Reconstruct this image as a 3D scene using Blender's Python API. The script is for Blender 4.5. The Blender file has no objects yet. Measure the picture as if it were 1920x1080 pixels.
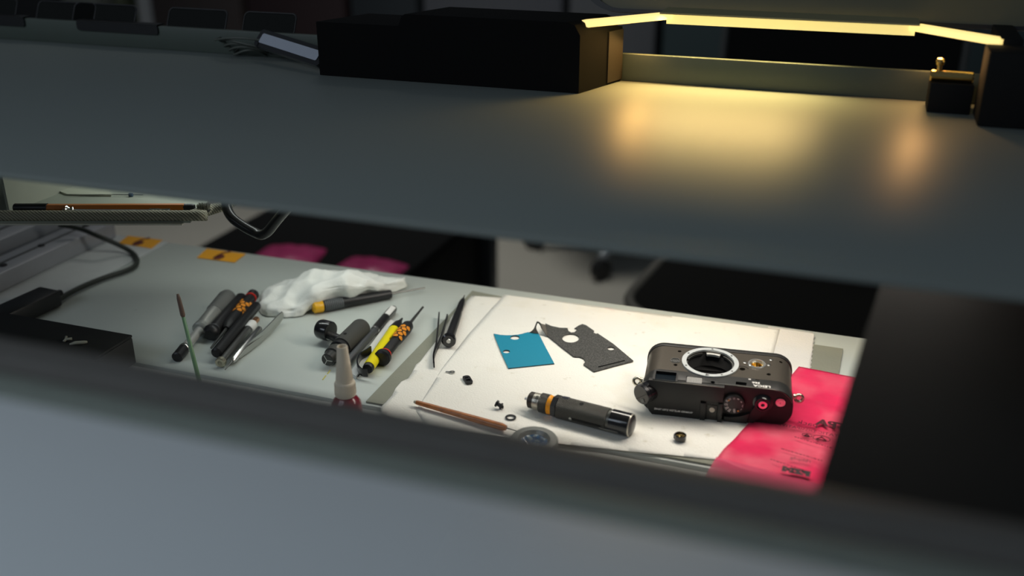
import bpy, bmesh, math, random
from mathutils import Vector, Matrix, noise
from mathutils.geometry import tessellate_polygon

random.seed(7)
S = bpy.context.scene
C = S.collection
R = math.radians
MM = 0.001
BZ = 0.75                      # height of the bench top
CAM_H = 0.407                  # camera above the bench top
PITCH, YAW, F = R(23.0), R(19.35), 1867.0

# ---------------------------------------------------------------- camera, light, exposure
HD = Vector((-math.sin(YAW), math.cos(YAW), 0)); RT = Vector((math.cos(YAW), math.sin(YAW), 0)); UP = Vector((0, 0, 1))
FW = HD*math.cos(PITCH) - UP*math.sin(PITCH); VU = HD*math.sin(PITCH) + UP*math.cos(PITCH)
EYE = Vector((0, 0, BZ + CAM_H))
cd = bpy.data.cameras.new('camera'); cam = bpy.data.objects.new('camera', cd); C.objects.link(cam)
cam.matrix_world = Matrix.Translation(EYE) @ Matrix((RT, VU, -FW)).transposed().to_4x4()
cd.sensor_width = 36; cd.lens = F/1920*36; cd.clip_start = 0.02; cd.clip_end = 40
cd.dof.use_dof = True; cd.dof.focus_distance = 0.855; cd.dof.aperture_fstop = 3.3
S.camera = cam
S.view_settings.view_transform = 'Standard'; S.view_settings.look = 'None'
S.view_settings.exposure = 0.0; S.view_settings.gamma = 1.0; S.view_settings.use_curve_mapping = False
W = bpy.data.worlds.new('room_ambience'); S.world = W; W.use_nodes = True
W.node_tree.nodes['Background'].inputs[0].default_value = (0.72, 0.86, 1.0, 1)
W.node_tree.nodes['Background'].inputs[1].default_value = 0.075

def area(name, loc, target, sx, sy, power, col, spread=180):
    l = bpy.data.lights.new(name, 'AREA'); l.shape = 'RECTANGLE'; l.size = sx; l.size_y = sy; l.energy = power; l.color = col
    l.spread = R(spread)
    o = bpy.data.objects.new(name, l); C.objects.link(o)
    o.location = loc; o.rotation_euler = (Vector(target)-Vector(loc)).to_track_quat('-Z', 'Y').to_euler()
    return o
# unseen cool fill light added to brighten the front ledge, behind the viewer
area('cool_fill', (-1.6, -1.5, 2.3), (-0.6, 0.1, 0.95), 1.6, 1.0, 16.0, (0.78, 0.88, 1.0))
area('floor_fill', (-1.2, 2.5, 2.9), (-1.2, 2.5, 0), 1.2, 0.6, 8.5, (1.0, 0.97, 0.9), 90)  # overhead fill with no visible source, added to lift the dark floor
# extra cool cone of light added over the ledge, without a fixture
area('ledge_fill', (-0.55, -0.55, 2.0), (-0.30, 0.10, 0.98), 0.4, 0.3, 0.16, (0.80, 0.90, 1.0), 40)
# white LED strip fixed under the raised shelf
area('under_shelf_strip_light', (-0.08, 0.775, BZ+0.222), (-0.09, 0.745, BZ), 0.36, 0.03, 0.93, (1.0, 0.93, 0.82))
area('under_shelf_strip_light', (-0.47, 0.775, BZ+0.222), (-0.47, 0.745, BZ), 0.38, 0.03, 0.34, (0.90, 0.97, 0.93))

# ---------------------------------------------------------------- helpers
def at(x, y, h=0.0):
    r = FW + RT*((x-960)/F) - VU*((y-540)/F)
    return EYE + r*((BZ + h - EYE.z)/r.z)

def tagp(o, label=None, cat=None, group=None, kind=None):
    if label: o['label'] = label
    if cat: o['category'] = cat
    if group: o['group'] = group
    if kind: o['kind'] = kind
    return o

def thing(name, label, cat, loc=(0, 0, 0), rz=0.0, group=None, mat=None):
    o = bpy.data.objects.new(name, None); C.objects.link(o); o.empty_display_size = 0.01
    if mat is not None: o.matrix_world = mat
    else: o.location = loc; o.rotation_euler = (0, 0, rz)
    return tagp(o, label, cat, group)

def obj(name, bm, mat, parent=None, smooth=False, autosmooth=None):
    bmesh.ops.remove_doubles(bm, verts=bm.verts, dist=1e-6)
    bmesh.ops.recalc_face_normals(bm, faces=bm.faces)
    me = bpy.data.meshes.new(name); bm.to_mesh(me); bm.free()
    if smooth or autosmooth:
        for p in me.polygons: p.use_smooth = True
    if autosmooth: me.set_sharp_from_angle(angle=R(autosmooth))
    o = bpy.data.objects.new(name, me); C.objects.link(o)
    if mat is not None: me.materials.append(mat)
    if parent is not None: o.parent = parent
    return o

def bm_box(bm, lo, hi, bev=0, seg=2, M=None):
    lo = Vector(lo); hi = Vector(hi); c = (lo+hi)/2; s = hi-lo
    t = bmesh.new(); bmesh.ops.create_cube(t, size=1)
    for v in t.verts: v.co = Vector((v.co.x*s.x, v.co.y*s.y, v.co.z*s.z)) + c
    if bev: bmesh.ops.bevel(t, geom=list(t.edges), offset=bev, segments=seg, affect='EDGES', profile=0.5)
    merge(bm, t, M)
def merge(bm, t, M=None):
    if M is not None: bmesh.ops.transform(t, matrix=M, verts=t.verts)
    me = bpy.data.meshes.new('tmp'); t.to_mesh(me); t.free(); bm.from_mesh(me); bpy.data.meshes.remove(me)

def box(name, lo, hi, mat, parent=None, bev=0.0, M=None):
    bm = bmesh.new(); bm_box(bm, lo, hi, bev, 2, M)
    return obj(name, bm, mat, parent, autosmooth=30 if bev else None)

def bm_lathe(bm, prof, seg=28, M=None):
    """prof = [(x, r)], revolved about local X"""
    t = bmesh.new(); rings = []
    for x, r in prof:
        if r < 1e-7: rings.append([t.verts.new((x, 0, 0))])
        else: rings.append([t.verts.new((x, r*math.cos(2*math.pi*k/seg), r*math.sin(2*math.pi*k/seg))) for k in range(seg)])
    for a, b in zip(rings, rings[1:]):
        for k in range(seg):
            q = [a[k % len(a)], a[(k+1) % seg % len(a)], b[(k+1) % seg % len(b)], b[k % len(b)]]
            u = []
            for v in q:
                if v not in u: u.append(v)
            if len(u) > 2:
                try: t.faces.new(u)
                except ValueError: pass
    for rg in (rings[0], rings[-1]):
        if len(rg) > 2: t.faces.new(rg)
    merge(bm, t, M)
def lathe(name, prof, mat, parent=None, seg=28, M=None, scale=MM):
    bm = bmesh.new(); bm_lathe(bm, [(x*scale, r*scale) for x, r in prof], seg, M)
    return obj(name, bm, mat, parent, autosmooth=35)

ZUP = Matrix.Rotation(R(-90), 4, 'Y')      # lathe axis X -> Z

def bm_tube(bm, pts, r, seg=10, closed=False, flat=None):
    pts = [Vector(p) for p in pts]; n = len(pts); rings = []
    rr = r if isinstance(r, (list, tuple)) else [r]*n
    up = Vector((0, 0, 1))
    for i, p in enumerate(pts):
        a = pts[i-1] if (i > 0 or closed) else p; b = pts[(i+1) % n] if (i < n-1 or closed) else p
        d = (b-a).normalized()
        u = d.cross(up)
        if u.length < 1e-3: u = d.cross(Vector((0, 1, 0)))
        u.normalize(); v = u.cross(d).normalized()
        f = flat or 1.0
        rings.append([bm.verts.new(p + u*rr[i]*math.cos(2*math.pi*k/seg) + v*rr[i]*f*math.sin(2*math.pi*k/seg)) for k in range(seg)])
    m = n if closed else n-1
    for i in range(m):
        a, b = rings[i], rings[(i+1) % n]
        for k in range(seg): bm.faces.new((a[k], a[(k+1) % seg], b[(k+1) % seg], b[k]))
    if not closed: bm.faces.new(rings[0]); bm.faces.new(rings[-1])
def tube(name, pts, r, mat, parent=None, seg=10, closed=False, flat=None):
    bm = bmesh.new(); bm_tube(bm, pts, r, seg, closed, flat); return obj(name, bm, mat, parent, smooth=True)
def smooth_path(pts, n=8):
    pts = [Vector(p) for p in pts]; out = []
    for i in range(len(pts)-1):
        p0 = pts[max(i-1, 0)]; p1 = pts[i]; p2 = pts[i+1]; p3 = pts[min(i+2, len(pts)-1)]
        for k in range(n):
            t = k/n
            out.append(0.5*((2*p1)+(p2-p0)*t+(2*p0-5*p1+4*p2-p3)*t*t+(3*p1-p0-3*p2+p3)*t**3))
    out.append(pts[-1]); return out

def bm_prism(bm, outer, z0, z1, holes=(), zf=None, M=None):
    """outline in XY (list of 2-tuples) extruded z0..z1; zf(x,y) adds height"""
    t = bmesh.new(); loops = [list(outer)] + [list(h) for h in holes]
    flat = [p for l in loops for p in l]
    tris = tessellate_polygon([[Vector((p[0], p[1], 0)) for p in l] for l in loops])
    g = zf or (lambda x, y: 0)
    lo = [t.verts.new((p[0], p[1], z0+g(p[0], p[1]))) for p in flat]; hi = [t.verts.new((p[0], p[1], z1+g(p[0], p[1]))) for p in flat]
    for a, b, c in tris:
        try: t.faces.new((hi[a], hi[b], hi[c])); t.faces.new((lo[c], lo[b], lo[a]))
        except ValueError: pass
    i = 0
    for l in loops:
        n = len(l)
        for k in range(n):
            a, b = i+k, i+(k+1) % n
            try: t.faces.new((lo[a], lo[b], hi[b], hi[a]))
            except ValueError: pass
        i += n
    merge(bm, t, M)
def prism(name, outer, z0, z1, mat, parent=None, holes=(), zf=None, M=None):
    bm = bmesh.new(); bm_prism(bm, outer, z0, z1, holes, zf, M); return obj(name, bm, mat, parent)

def circle(cx, cy, rx, ry=None, n=24, a0=0.0):
    ry = ry or rx
    return [(cx+rx*math.cos(a0+2*math.pi*k/n), cy+ry*math.sin(a0+2*math.pi*k/n)) for k in range(n)]
def rrect(x0, y0, x1, y1, r, n=8):
    out = []
    for cx, cy, a in ((x1-r, y1-r, 0), (x0+r, y1-r, 90), (x0+r, y0+r, 180), (x1-r, y0+r, 270)):
        for k in range(n+1):
            t = R(a+90*k/n); out.append((cx+r*math.cos(t), cy+r*math.sin(t)))
    return out

def cut(o, cutters):
    """real holes: boolean difference, applied"""
    for c in cutters:
        m = o.modifiers.new('hole', 'BOOLEAN'); m.operation = 'DIFFERENCE'; m.object = c; m.solver = 'EXACT'
    dg = bpy.context.evaluated_depsgraph_get(); dg.update()
    me = bpy.data.meshes.new_from_object(o.evaluated_get(dg))
    o.modifiers.clear(); old = o.data; o.data = me
    for c in cutters: bpy.data.objects.remove(c)
    me.set_sharp_from_angle(angle=R(35))
    return o

def text(name, s, size, M, mat, parent=None, ext=0.0, align='LEFT', sx=1.0, bold=0.0, spacing=1.0):
    cu = bpy.data.curves.new(name, 'FONT'); cu.body = s; cu.size = size; cu.align_x = align; cu.extrude = ext; cu.offset = bold
    cu.space_character = spacing; cu.resolution_u = 3
    t = bpy.data.objects.new('tmp_text', cu); C.objects.link(t)
    dg = bpy.context.evaluated_depsgraph_get()
    me = bpy.data.meshes.new_from_object(t.evaluated_get(dg)); bpy.data.objects.remove(t)
    me.transform(M @ Matrix.Diagonal((sx, 1, 1, 1)))
    me.name = name; me.materials.clear(); me.materials.append(mat)
    o = bpy.data.objects.new(name, me); C.objects.link(o)
    if parent is not None: o.parent = parent
    return o

# ---------------------------------------------------------------- materials
def mat(name, col, rough=0.5, metal=0.0, noise_amt=0.06, noise_scale=60, bump=0.0, bump_scale=400, coat=0.0, spec=0.5,
        emit=None, es=0.0, trans=0.0, alpha=1.0, ior=1.45):
    m = bpy.data.materials.new(name); m.use_nodes = True; nt = m.node_tree; b = nt.nodes['Principled BSDF']
    tc = nt.nodes.new('ShaderNodeTexCoord'); nz = nt.nodes.new('ShaderNodeTexNoise'); nz.inputs['Scale'].default_value = noise_scale
    nz.inputs['Detail'].default_value = 4
    nt.links.new(tc.outputs['Object'], nz.inputs['Vector'])
    mx = nt.nodes.new('ShaderNodeMix'); mx.data_type = 'RGBA'
    k = noise_amt
    mx.inputs[6].default_value = tuple(max(0, c*(1-k)) for c in col[:3])+(1,)
    mx.inputs[7].default_value = tuple(min(1, c*(1+k)) for c in col[:3])+(1,)
    nt.links.new(nz.outputs['Fac'], mx.inputs[0]); nt.links.new(mx.outputs[2], b.inputs['Base Color'])
    b.inputs['Roughness'].default_value = rough; b.inputs['Metallic'].default_value = metal
    b.inputs['Coat Weight'].default_value = coat; b.inputs['Specular IOR Level'].default_value = spec
    b.inputs['Transmission Weight'].default_value = trans; b.inputs['Alpha'].default_value = alpha; b.inputs['IOR'].default_value = ior
    if emit: b.inputs['Emission Color'].default_value = tuple(emit)+(1,); b.inputs['Emission Strength'].default_value = es
    if bump:
        n2 = nt.nodes.new('ShaderNodeTexNoise'); n2.inputs['Scale'].default_value = bump_scale; n2.inputs['Detail'].default_value = 3
        nt.links.new(tc.outputs['Object'], n2.inputs['Vector'])
        bp = nt.nodes.new('ShaderNodeBump'); bp.inputs['Strength'].default_value = bump; bp.inputs['Distance'].default_value = 0.001
        nt.links.new(n2.outputs['Fac'], bp.inputs['Height']); nt.links.new(bp.outputs['Normal'], b.inputs['Normal'])
    m['bsdf'] = b.name
    return m

def speckle(m, col, scale, lo, hi, amount=1.0):
    """adds spots of another colour (dirt, wear, fibres) on top of the base colour"""
    nt = m.node_tree; b = nt.nodes['Principled BSDF']; src = b.inputs['Base Color'].links[0].from_socket
    tc = nt.nodes.new('ShaderNodeTexCoord'); nz = nt.nodes.new('ShaderNodeTexNoise'); nz.inputs['Scale'].default_value = scale
    nz.inputs['Detail'].default_value = 5; nt.links.new(tc.outputs['Object'], nz.inputs['Vector'])
    rp = nt.nodes.new('ShaderNodeMapRange'); rp.inputs[1].default_value = lo; rp.inputs[2].default_value = hi; rp.inputs[4].default_value = amount
    nt.links.new(nz.outputs['Fac'], rp.inputs[0])
    mx = nt.nodes.new('ShaderNodeMix'); mx.data_type = 'RGBA'; nt.links.new(rp.outputs[0], mx.inputs[0])
    nt.links.new(src, mx.inputs[6]); mx.inputs[7].default_value = tuple(col)+(1,); nt.links.new(mx.outputs[2], b.inputs['Base Color'])
    return m

def knurl(name, col, tip, pitch, n_around, depth=0.0004, metal=0.8, rough=0.35):
    """diamond knurling around local X"""
    m = mat(name, col, rough, metal); nt = m.node_tree; b = nt.nodes['Principled BSDF']
    tc = nt.nodes.new('ShaderNodeTexCoord'); sp = nt.nodes.new('ShaderNodeSeparateXYZ'); nt.links.new(tc.outputs['Object'], sp.inputs[0])
    def mt(op, a, bb):
        k = nt.nodes.new('ShaderNodeMath'); k.operation = op
        for i, v in enumerate((a, bb)):
            if v is None: continue
            if isinstance(v, (int, float)): k.inputs[i].default_value = v
            else: nt.links.new(v, k.inputs[i])
        return k.outputs[0]
    th = mt('MULTIPLY', mt('ARCTAN2', sp.outputs['Z'], sp.outputs['Y']), n_around)
    xx = mt('MULTIPLY', sp.outputs['X'], 2*math.pi/pitch)
    h = mt('MULTIPLY', mt('COSINE', mt('ADD', xx, th), None), mt('COSINE', mt('SUBTRACT', xx, th), None))
    h = mt('ABSOLUTE', h, None)
    bp = nt.nodes.new('ShaderNodeBump'); bp.inputs['Strength'].default_value = 1.0; bp.inputs['Distance'].default_value = depth
    nt.links.new(h, bp.inputs['Height']); nt.links.new(bp.outputs['Normal'], b.inputs['Normal'])
    rp = nt.nodes.new('ShaderNodeMapRange'); rp.inputs[1].default_value = 0.60; rp.inputs[2].default_value = 0.98
    nt.links.new(h, rp.inputs[0]); mx = nt.nodes.new('ShaderNodeMix'); mx.data_type = 'RGBA'
    nt.links.new(rp.outputs[0], mx.inputs[0]); mx.inputs[6].default_value = tuple(col)+(1,); mx.inputs[7].default_value = tuple(tip)+(1,)
    nt.links.new(mx.outputs[2], b.inputs['Base Color'])
    return m

def weave(name, col, dark, scale):
    m = mat(name, col, 0.8); nt = m.node_tree; b = nt.nodes['Principled BSDF']
    tc = nt.nodes.new('ShaderNodeTexCoord'); w = nt.nodes.new('ShaderNodeTexWave'); w.wave_type = 'BANDS'; w.bands_direction = 'DIAGONAL'
    w.inputs['Scale'].default_value = scale; w.inputs['Distortion'].default_value = 1.5; nt.links.new(tc.outputs['Object'], w.inputs['Vector'])
    mx = nt.nodes.new('ShaderNodeMix'); mx.data_type = 'RGBA'; nt.links.new(w.outputs['Fac'], mx.inputs[0])
    mx.inputs[6].default_value = tuple(dark)+(1,); mx.inputs[7].default_value = tuple(col)+(1,); nt.links.new(mx.outputs[2], b.inputs['Base Color'])
    bp = nt.nodes.new('ShaderNodeBump'); bp.inputs['Strength'].default_value = 0.5; bp.inputs['Distance'].default_value = 0.0004
    nt.links.new(w.outputs['Fac'], bp.inputs['Height']); nt.links.new(bp.outputs['Normal'], b.inputs['Normal'])
    return m

m_shelf = mat('shelf_laminate', (0.215, 0.245, 0.232), 0.46, noise_amt=0.04, noise_scale=3, spec=0.5)
m_ledge = mat('ledge_laminate', (0.72, 0.775, 0.80), 0.45, noise_amt=0.05, noise_scale=3)
m_lip = mat('ledge_dark_rubber', (0.055, 0.058, 0.055), 0.6)
m_alu = mat('ledge_green_grey', (0.22, 0.25, 0.22), 0.5)
m_bench = speckle(mat('bench_laminate', (0.56, 0.60, 0.56), 0.38, noise_amt=0.04, noise_scale=8), (0.33, 0.34, 0.30), 90, 0.70, 0.80, 0.5)
m_benchedge = mat('bench_edge', (0.62, 0.63, 0.60), 0.5)
m_benchleg = mat('bench_frame', (0.18, 0.19, 0.19), 0.5)
m_upst = mat('upstand_paint', (0.072, 0.090, 0.076), 0.5)
m_floor = mat('floor_vinyl', (0.36, 0.35, 0.31), 0.6, noise_scale=5)
m_wall = mat('wall_paint', (0.42, 0.44, 0.45), 0.8, noise_scale=4)
m_black = mat('black_plastic', (0.012, 0.012, 0.013), 0.42)
m_blackm = mat('black_matte', (0.008, 0.008, 0.008), 0.75, spec=0.2)
m_gloss = mat('black_gloss', (0.012, 0.012, 0.014), 0.18, coat=0.4)
m_steel = mat('steel', (0.50, 0.50, 0.48), 0.28, 1.0)
m_dsteel = mat('dark_steel', (0.20, 0.20, 0.19), 0.35, 0.9)
m_chrome = mat('chrome', (0.80, 0.80, 0.78), 0.08, 1.0)
m_brass = mat('brass', (0.72, 0.50, 0.18), 0.22, 1.0)
m_mat = mat('mat_green_grey', (0.235, 0.24, 0.19), 0.7, bump=0.2)
m_cloth = mat('white_cloth', (0.80, 0.78, 0.72), 0.9, noise_amt=0.04, noise_scale=25, bump=0.5, bump_scale=700)
speckle(m_cloth, (0.42, 0.38, 0.24), 95, 0.66, 0.76, 0.4); speckle(m_cloth, (0.70, 0.66, 0.55), 30, 0.55, 0.8, 0.5); speckle(m_cloth, (0.72, 0.50, 0.46), 31, 0.70, 0.78, 0.5)
m_tissue = mat('tissue', (0.82, 0.83, 0.78), 0.9, bump=0.3, bump_scale=500)
m_blue = mat('blue_backing', (0.012, 0.23, 0.35), 0.5, noise_amt=0.05, noise_scale=300)
m_leather = speckle(mat('grey_leatherette', (0.045, 0.045, 0.043), 0.8, bump=0.8, bump_scale=1600), (0.15, 0.15, 0.14), 1500, 0.48, 0.62, 0.8)
m_red = mat('red_band', (0.65, 0.03, 0.02), 0.4)
m_yellow = mat('yellow_plastic', (0.80, 0.68, 0.01), 0.35)
m_amber = mat('amber_plastic', (0.80, 0.42, 0.01), 0.35)
m_orange = mat('orange_print', (0.75, 0.27, 0.02), 0.5)
m_tape = mat('orange_tape', (0.90, 0.34, 0.005), 0.4, noise_amt=0.1, noise_scale=300)
m_white = mat('white_plastic', (0.75, 0.75, 0.72), 0.45)
m_print = mat('white_print', (0.85, 0.84, 0.80), 0.6)
m_cream = mat('cream_plastic', (0.66, 0.58, 0.46), 0.5, noise_amt=0.03)
m_maroon = mat('red_bottle', (0.22, 0.004, 0.018), 0.22, coat=0.5)
m_wood = mat('varnished_wood', (0.36, 0.12, 0.03), 0.35, noise_amt=0.5, noise_scale=180, coat=0.3)
m_goldrefl = mat('gold_reflection', (0.85, 0.62, 0.25), 0.12, 1.0)
m_greenp = mat('green_lacquer', (0.17, 0.30, 0.16), 0.4)
m_brown = mat('brown_tip', (0.16, 0.10, 0.075), 0.7)

# ---------------------------------------------------------------- room
def struct(name, o): o['kind'] = 'structure'; return o
struct('floor', box('floor', (-7, -3, -0.05), (4, 5, 0), m_floor))
struct('wall_back', box('wall_back', (-7, 4.0, 0), (4, 4.1, 3), m_wall))
struct('wall_left', box('wall_left', (-7.1, -3, 0), (-7, 4.1, 3), m_wall))

# ---------------------------------------------------------------- bench
SEAMX = -0.743
bench = thing('workbench', 'long pale grey workbench with camera repair tools spread over it', 'workbench', (0, 0, 0))
box('worktop', (SEAMX+0.0008, 0.634, BZ-0.028), (0.75, 0.901, BZ), m_bench, bench, 0.0015)
box('front_rail', (SEAMX+0.0008, 0.50, BZ-0.030), (0.75, 0.6305, BZ-0.001), m_benchedge, bench, 0.0015)
box('seam_strip', (SEAMX+0.001, 0.6305, BZ-0.02), (0.75, 0.634, BZ-0.006), m_blackm, bench)
for lx in (-0.70, 0.70):
    for ly in (0.54, 0.86): box('leg', (lx-0.02, ly-0.02, 0), (lx+0.02, ly+0.02, BZ-0.03), m_benchleg, bench, 0.002)
b2 = thing('side_table', 'paler table top joined to the left end of the workbench, carrying rails and cable', 'table', (0, 0, 0))
box('worktop', (-1.75, 0.50, BZ-0.028), (SEAMX-0.0008, 0.901, BZ+0.0005), mat('side_laminate', (0.52, 0.545, 0.54), 0.4), b2, 0.0015)
for lx in (-1.7, -0.80):
    for ly in (0.54, 0.88): box('leg', (lx-0.02, ly-0.02, 0), (lx+0.02, ly+0.02, BZ-0.028), m_benchleg, b2, 0.002)

# raised shelf with its upstand
SH = BZ + 0.237
sh = thing('raised_shelf', 'wide grey glossy shelf raised above the back of the workbench', 'shelf', (0, 0, 0))
box('shelf_board', (-1.75, 0.444, SH-0.004), (0.75, 0.848, SH), m_shelf, sh, 0.001)
box('upstand', (-1.75, 0.838, SH), (0.75, 0.844, SH+0.023), m_upst, sh, 0.0008)
box('end_panel', (-1.75, 0.50, BZ+0.0005), (-1.735, 0.848, SH-0.004), m_shelf, sh)
box('end_panel', (0.735, 0.50, BZ), (0.75, 0.848, SH-0.004), m_shelf, sh)
# LED strip housing under it
lf = thing('under_shelf_light', 'slim white strip light fixed beneath the raised shelf', 'light', (0, 0, 0))
box('housing', (-0.68, 0.755, SH-0.012), (0.12, 0.80, SH-0.004), m_white, lf)

# front ledge below the viewer
fl = thing('front_ledge', 'long grey ledge with dark rubber lip in front of the workbench', 'ledge', (0, 0, 0))
box('ledge_board', (-1.75, 0.02, SH-0.03), (0.75, 0.2285, SH), m_ledge, fl, 0.002)
box('inner_channel', (-1.75, 0.2282, SH-0.03), (0.75, 0.2302, SH-0.005), m_lip, fl)
box('metal_band', (-1.75, 0.2300, SH-0.03), (0.75, 0.2440, SH-0.001), m_alu, fl, 0.002)
box('outer_channel', (-1.75, 0.2435, SH-0.03), (0.75, 0.2505, SH-0.006), m_lip, fl)
box('lip', (-1.75, 0.2495, SH-0.03), (0.75, 0.2658, SH), mat('lip_grey', (0.125, 0.12, 0.11), 0.5), fl, 0.0015)
for lx in (-1.7, 0.70): box('leg', (lx-0.02, 0.05, 0), (lx+0.02, 0.09, SH-0.03), m_benchleg, fl, 0.002)
# dark panel closing the right end of the gap
cp = thing('cover_panel', 'black rounded panel closing the right end of the gap between ledge and shelf', 'panel', (0, 0, 0))
CPM = Matrix.Shear('XY', 4, (0, 0))
CPM[0][1] = 0.098; CPM[0][3] = -0.0345
prism('panel', rrect(0.006, 0.2670, 0.55, 0.560, 0.03), BZ+0.193, BZ+0.2, mat('cover_black', (0.012, 0.011, 0.009), 0.6, spec=0.25), cp, M=CPM)
prism('rim', rrect(0.006, 0.2670, 0.55, 0.560, 0.03), BZ+0.185, BZ+0.1935, mat('cover_rim', (0.06, 0.055, 0.04), 0.5), cp, holes=[rrect(0.012, 0.273, 0.544, 0.554, 0.026)], M=CPM)
box('bracket', (0.30, 0.40, BZ+0.2), (0.34, 0.44, SH-0.012), m_black, cp)

# ---------------------------------------------------------------- cloths and mat on the bench
prism('cutting_mat', [(-0.351, 0.637), (0.009, 0.637), (0.015, 0.868), (-0.28, 0.872), (-0.353, 0.881)], BZ+0.0001, BZ+0.0015, m_mat)
tagp(bpy.data.objects['cutting_mat'], 'grey green work mat showing around the edges of the white cloths', 'mat')

def P2(pts, h=0.0): return [tuple(at(x, y, h)[:2]) for x, y in pts]
def sheet(name, outline_px, z, mat_, label, cat, wob=0.0008, seed=0, rag=(), th=0.0004, group=None, res=0.006, hang=None):
    """a thin cloth from its outline on the bench, gridded so it can undulate"""
    out = P2(outline_px, z)
    xs = [p[0] for p in out]; ys = [p[1] for p in out]
    bm = bmesh.new(); vs = [bm.verts.new((x, y, 0)) for x, y in out]; bm.faces.new(vs)
    for ax, lo, hi in ((0, min(xs), max(xs)), (1, min(ys), max(ys))):
        k = lo + res
        while k < hi:
            no = Vector((1, 0, 0)) if ax == 0 else Vector((0, 1, 0)); co = Vector((k, 0, 0)) if ax == 0 else Vector((0, k, 0))
            bmesh.ops.bisect_plane(bm, geom=list(bm.verts)+list(bm.edges)+list(bm.faces), plane_co=co, plane_no=no, dist=1e-7); k += res
    for v in bm.verts:
        n = noise.noise(Vector((v.co.x*28+seed, v.co.y*28, seed))) + 0.5*noise.noise(Vector((v.co.x*70, v.co.y*70+seed, 3)))
        v.co.z = BZ + z + wob*max(0, n+0.35)
        if hang: v.co.z += hang(v.co.x, v.co.y)
    o = obj(name, bm, mat_, smooth=True)
    sm = o.modifiers.new('thickness', 'SOLIDIFY'); sm.thickness = th; sm.offset = 1
    return tagp(o, label, cat, group)

def rag_edge(a, b, n, amp, seed=1):
    rnd = random.Random(seed); out = []
    for k in range(n+1):
        t = k/n; out.append((a[0]+(b[0]-a[0])*t+rnd.uniform(-amp, amp), a[1]+(b[1]-a[1])*t+rnd.uniform(-amp, amp)*0.3))
    return out
left_edge = [(884, 555), (868, 572), (850, 590), (835, 612), (818, 640), (800, 662), (788, 678), (780, 684), (772, 700), (765, 710), (752, 716), (742, 728), (735, 742), (724, 754), (713, 764)]
front1 = [(716, 776), (760, 792), (840, 800), (960, 815), (1060, 826)]
sheet('paper_cloth', left_edge + front1 + [(1100, 700), (1040, 571), (960, 559)], 0.0016, m_cloth,
      'white cloth with wavy torn left edge under the tweezers and wooden probe', 'cloth', 0.0001, 1, th=0.0002, group='white cloths laid on the mat')
teeth = []
for k in range(24):
    y = 628 + k*4.0; teeth.append((1526 - k*0.45 + (2.2 if k % 2 else 0), y))
sheet('paper_cloth', [(1440, 612), (1525, 624)] + teeth + [(1500, 740), (1440, 800)], 0.00155, mat('white_cloth_greyer', (0.70, 0.68, 0.64), 0.9, bump=0.5, bump_scale=700),  # slightly darker white than the other two cloths
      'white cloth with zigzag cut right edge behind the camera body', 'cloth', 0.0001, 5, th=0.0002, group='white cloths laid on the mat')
sheet('paper_cloth', [(945, 553), (1100, 572), (1300, 598), (1462, 618), (1440, 700), (1428, 800), (1350, 863), (1180, 846), (1000, 826), (800, 800), (780, 770), (830, 690), (880, 625)], 0.00192, m_cloth,
      'large white stained cloth under the camera body and knurled tool', 'cloth', 0.00035, 9, th=0.0002, group='white cloths laid on the mat')

# ---------------------------------------------------------------- pink bag
m_pink = mat('pink_antistatic_film', (0.74, 0.030, 0.105), 0.28, noise_amt=0.30, noise_scale=30, bump=0.6, bump_scale=55, coat=0.4)
speckle(m_pink, (0.80, 0.16, 0.22), 26, 0.42, 0.75, 0.9)
m_pink2 = mat('pink_film_single', (0.62, 0.06, 0.14), 0.3, noise_amt=0.15, noise_scale=30, coat=0.2, alpha=0.78)
m_ink = mat('dark_ink', (0.06, 0.006, 0.012), 0.6)
m_ink2 = mat('black_ink', (0.012, 0.004, 0.006), 0.6)
def bagz(x, y):
    n = noise.noise(Vector((x*20+2, y*45, 1))); n2 = noise.noise(Vector((x*60, y*25, 7)))
    near = max(0.0, min(1.0, (0.755-y)/0.05))
    return (0.0020*max(0, n+.2) + 0.0016*abs(n2))*(0.25+0.75*near)
bag = thing('antistatic_bag', 'pink plastic antistatic bag with dark printing under the right end of the camera', 'bag', (0, 0, 0))
bm = bmesh.new()
A0, A1, B1, B0 = Vector((-0.066, 0.640)), Vector((-0.020, 0.815)), Vector((0.135, 0.797)), Vector((0.105, 0.600))
NU, NV = 46, 60; g = {}
for i in range(NU+1):
    for j in range(NV+1):
        u, v = i/NU, j/NV; p = A0.lerp(B0, u).lerp(A1.lerp(B1, u), v)
        g[i, j] = bm.verts.new((p.x, p.y, BZ+0.0030+bagz(p.x, p.y)))
for i in range(NU):
    for j in range(NV): bm.faces.new((g[i, j], g[i+1, j], g[i+1, j+1], g[i, j+1]))
o = obj('film', bm, m_pink, bag, smooth=True); o.modifiers.new('t', 'SOLIDIFY').thickness = 0.0003
bm = bmesh.new(); g = {}
F0, F1, G1, G0 = Vector((-0.070, 0.612)), Vector((-0.0655, 0.641)), Vector((0.105, 0.618)), Vector((0.100, 0.575))
for i in range(31):
    for j in range(13):
        u, v = i/30, j/12; p = F0.lerp(G0, u).lerp(F1.lerp(G1, u), v)
        g[i, j] = bm.verts.new((p.x, p.y, BZ+0.0058+0.0012*noise.noise(Vector((p.x*40, p.y*40, 4)))))
for i in range(30):
    for j in range(12): bm.faces.new((g[i, j], g[i+1, j], g[i+1, j+1], g[i, j+1]))
tagp(obj('open_flap', bm, m_pink2, bag, smooth=True), 'thinner paler single layer at the bag mouth')
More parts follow.
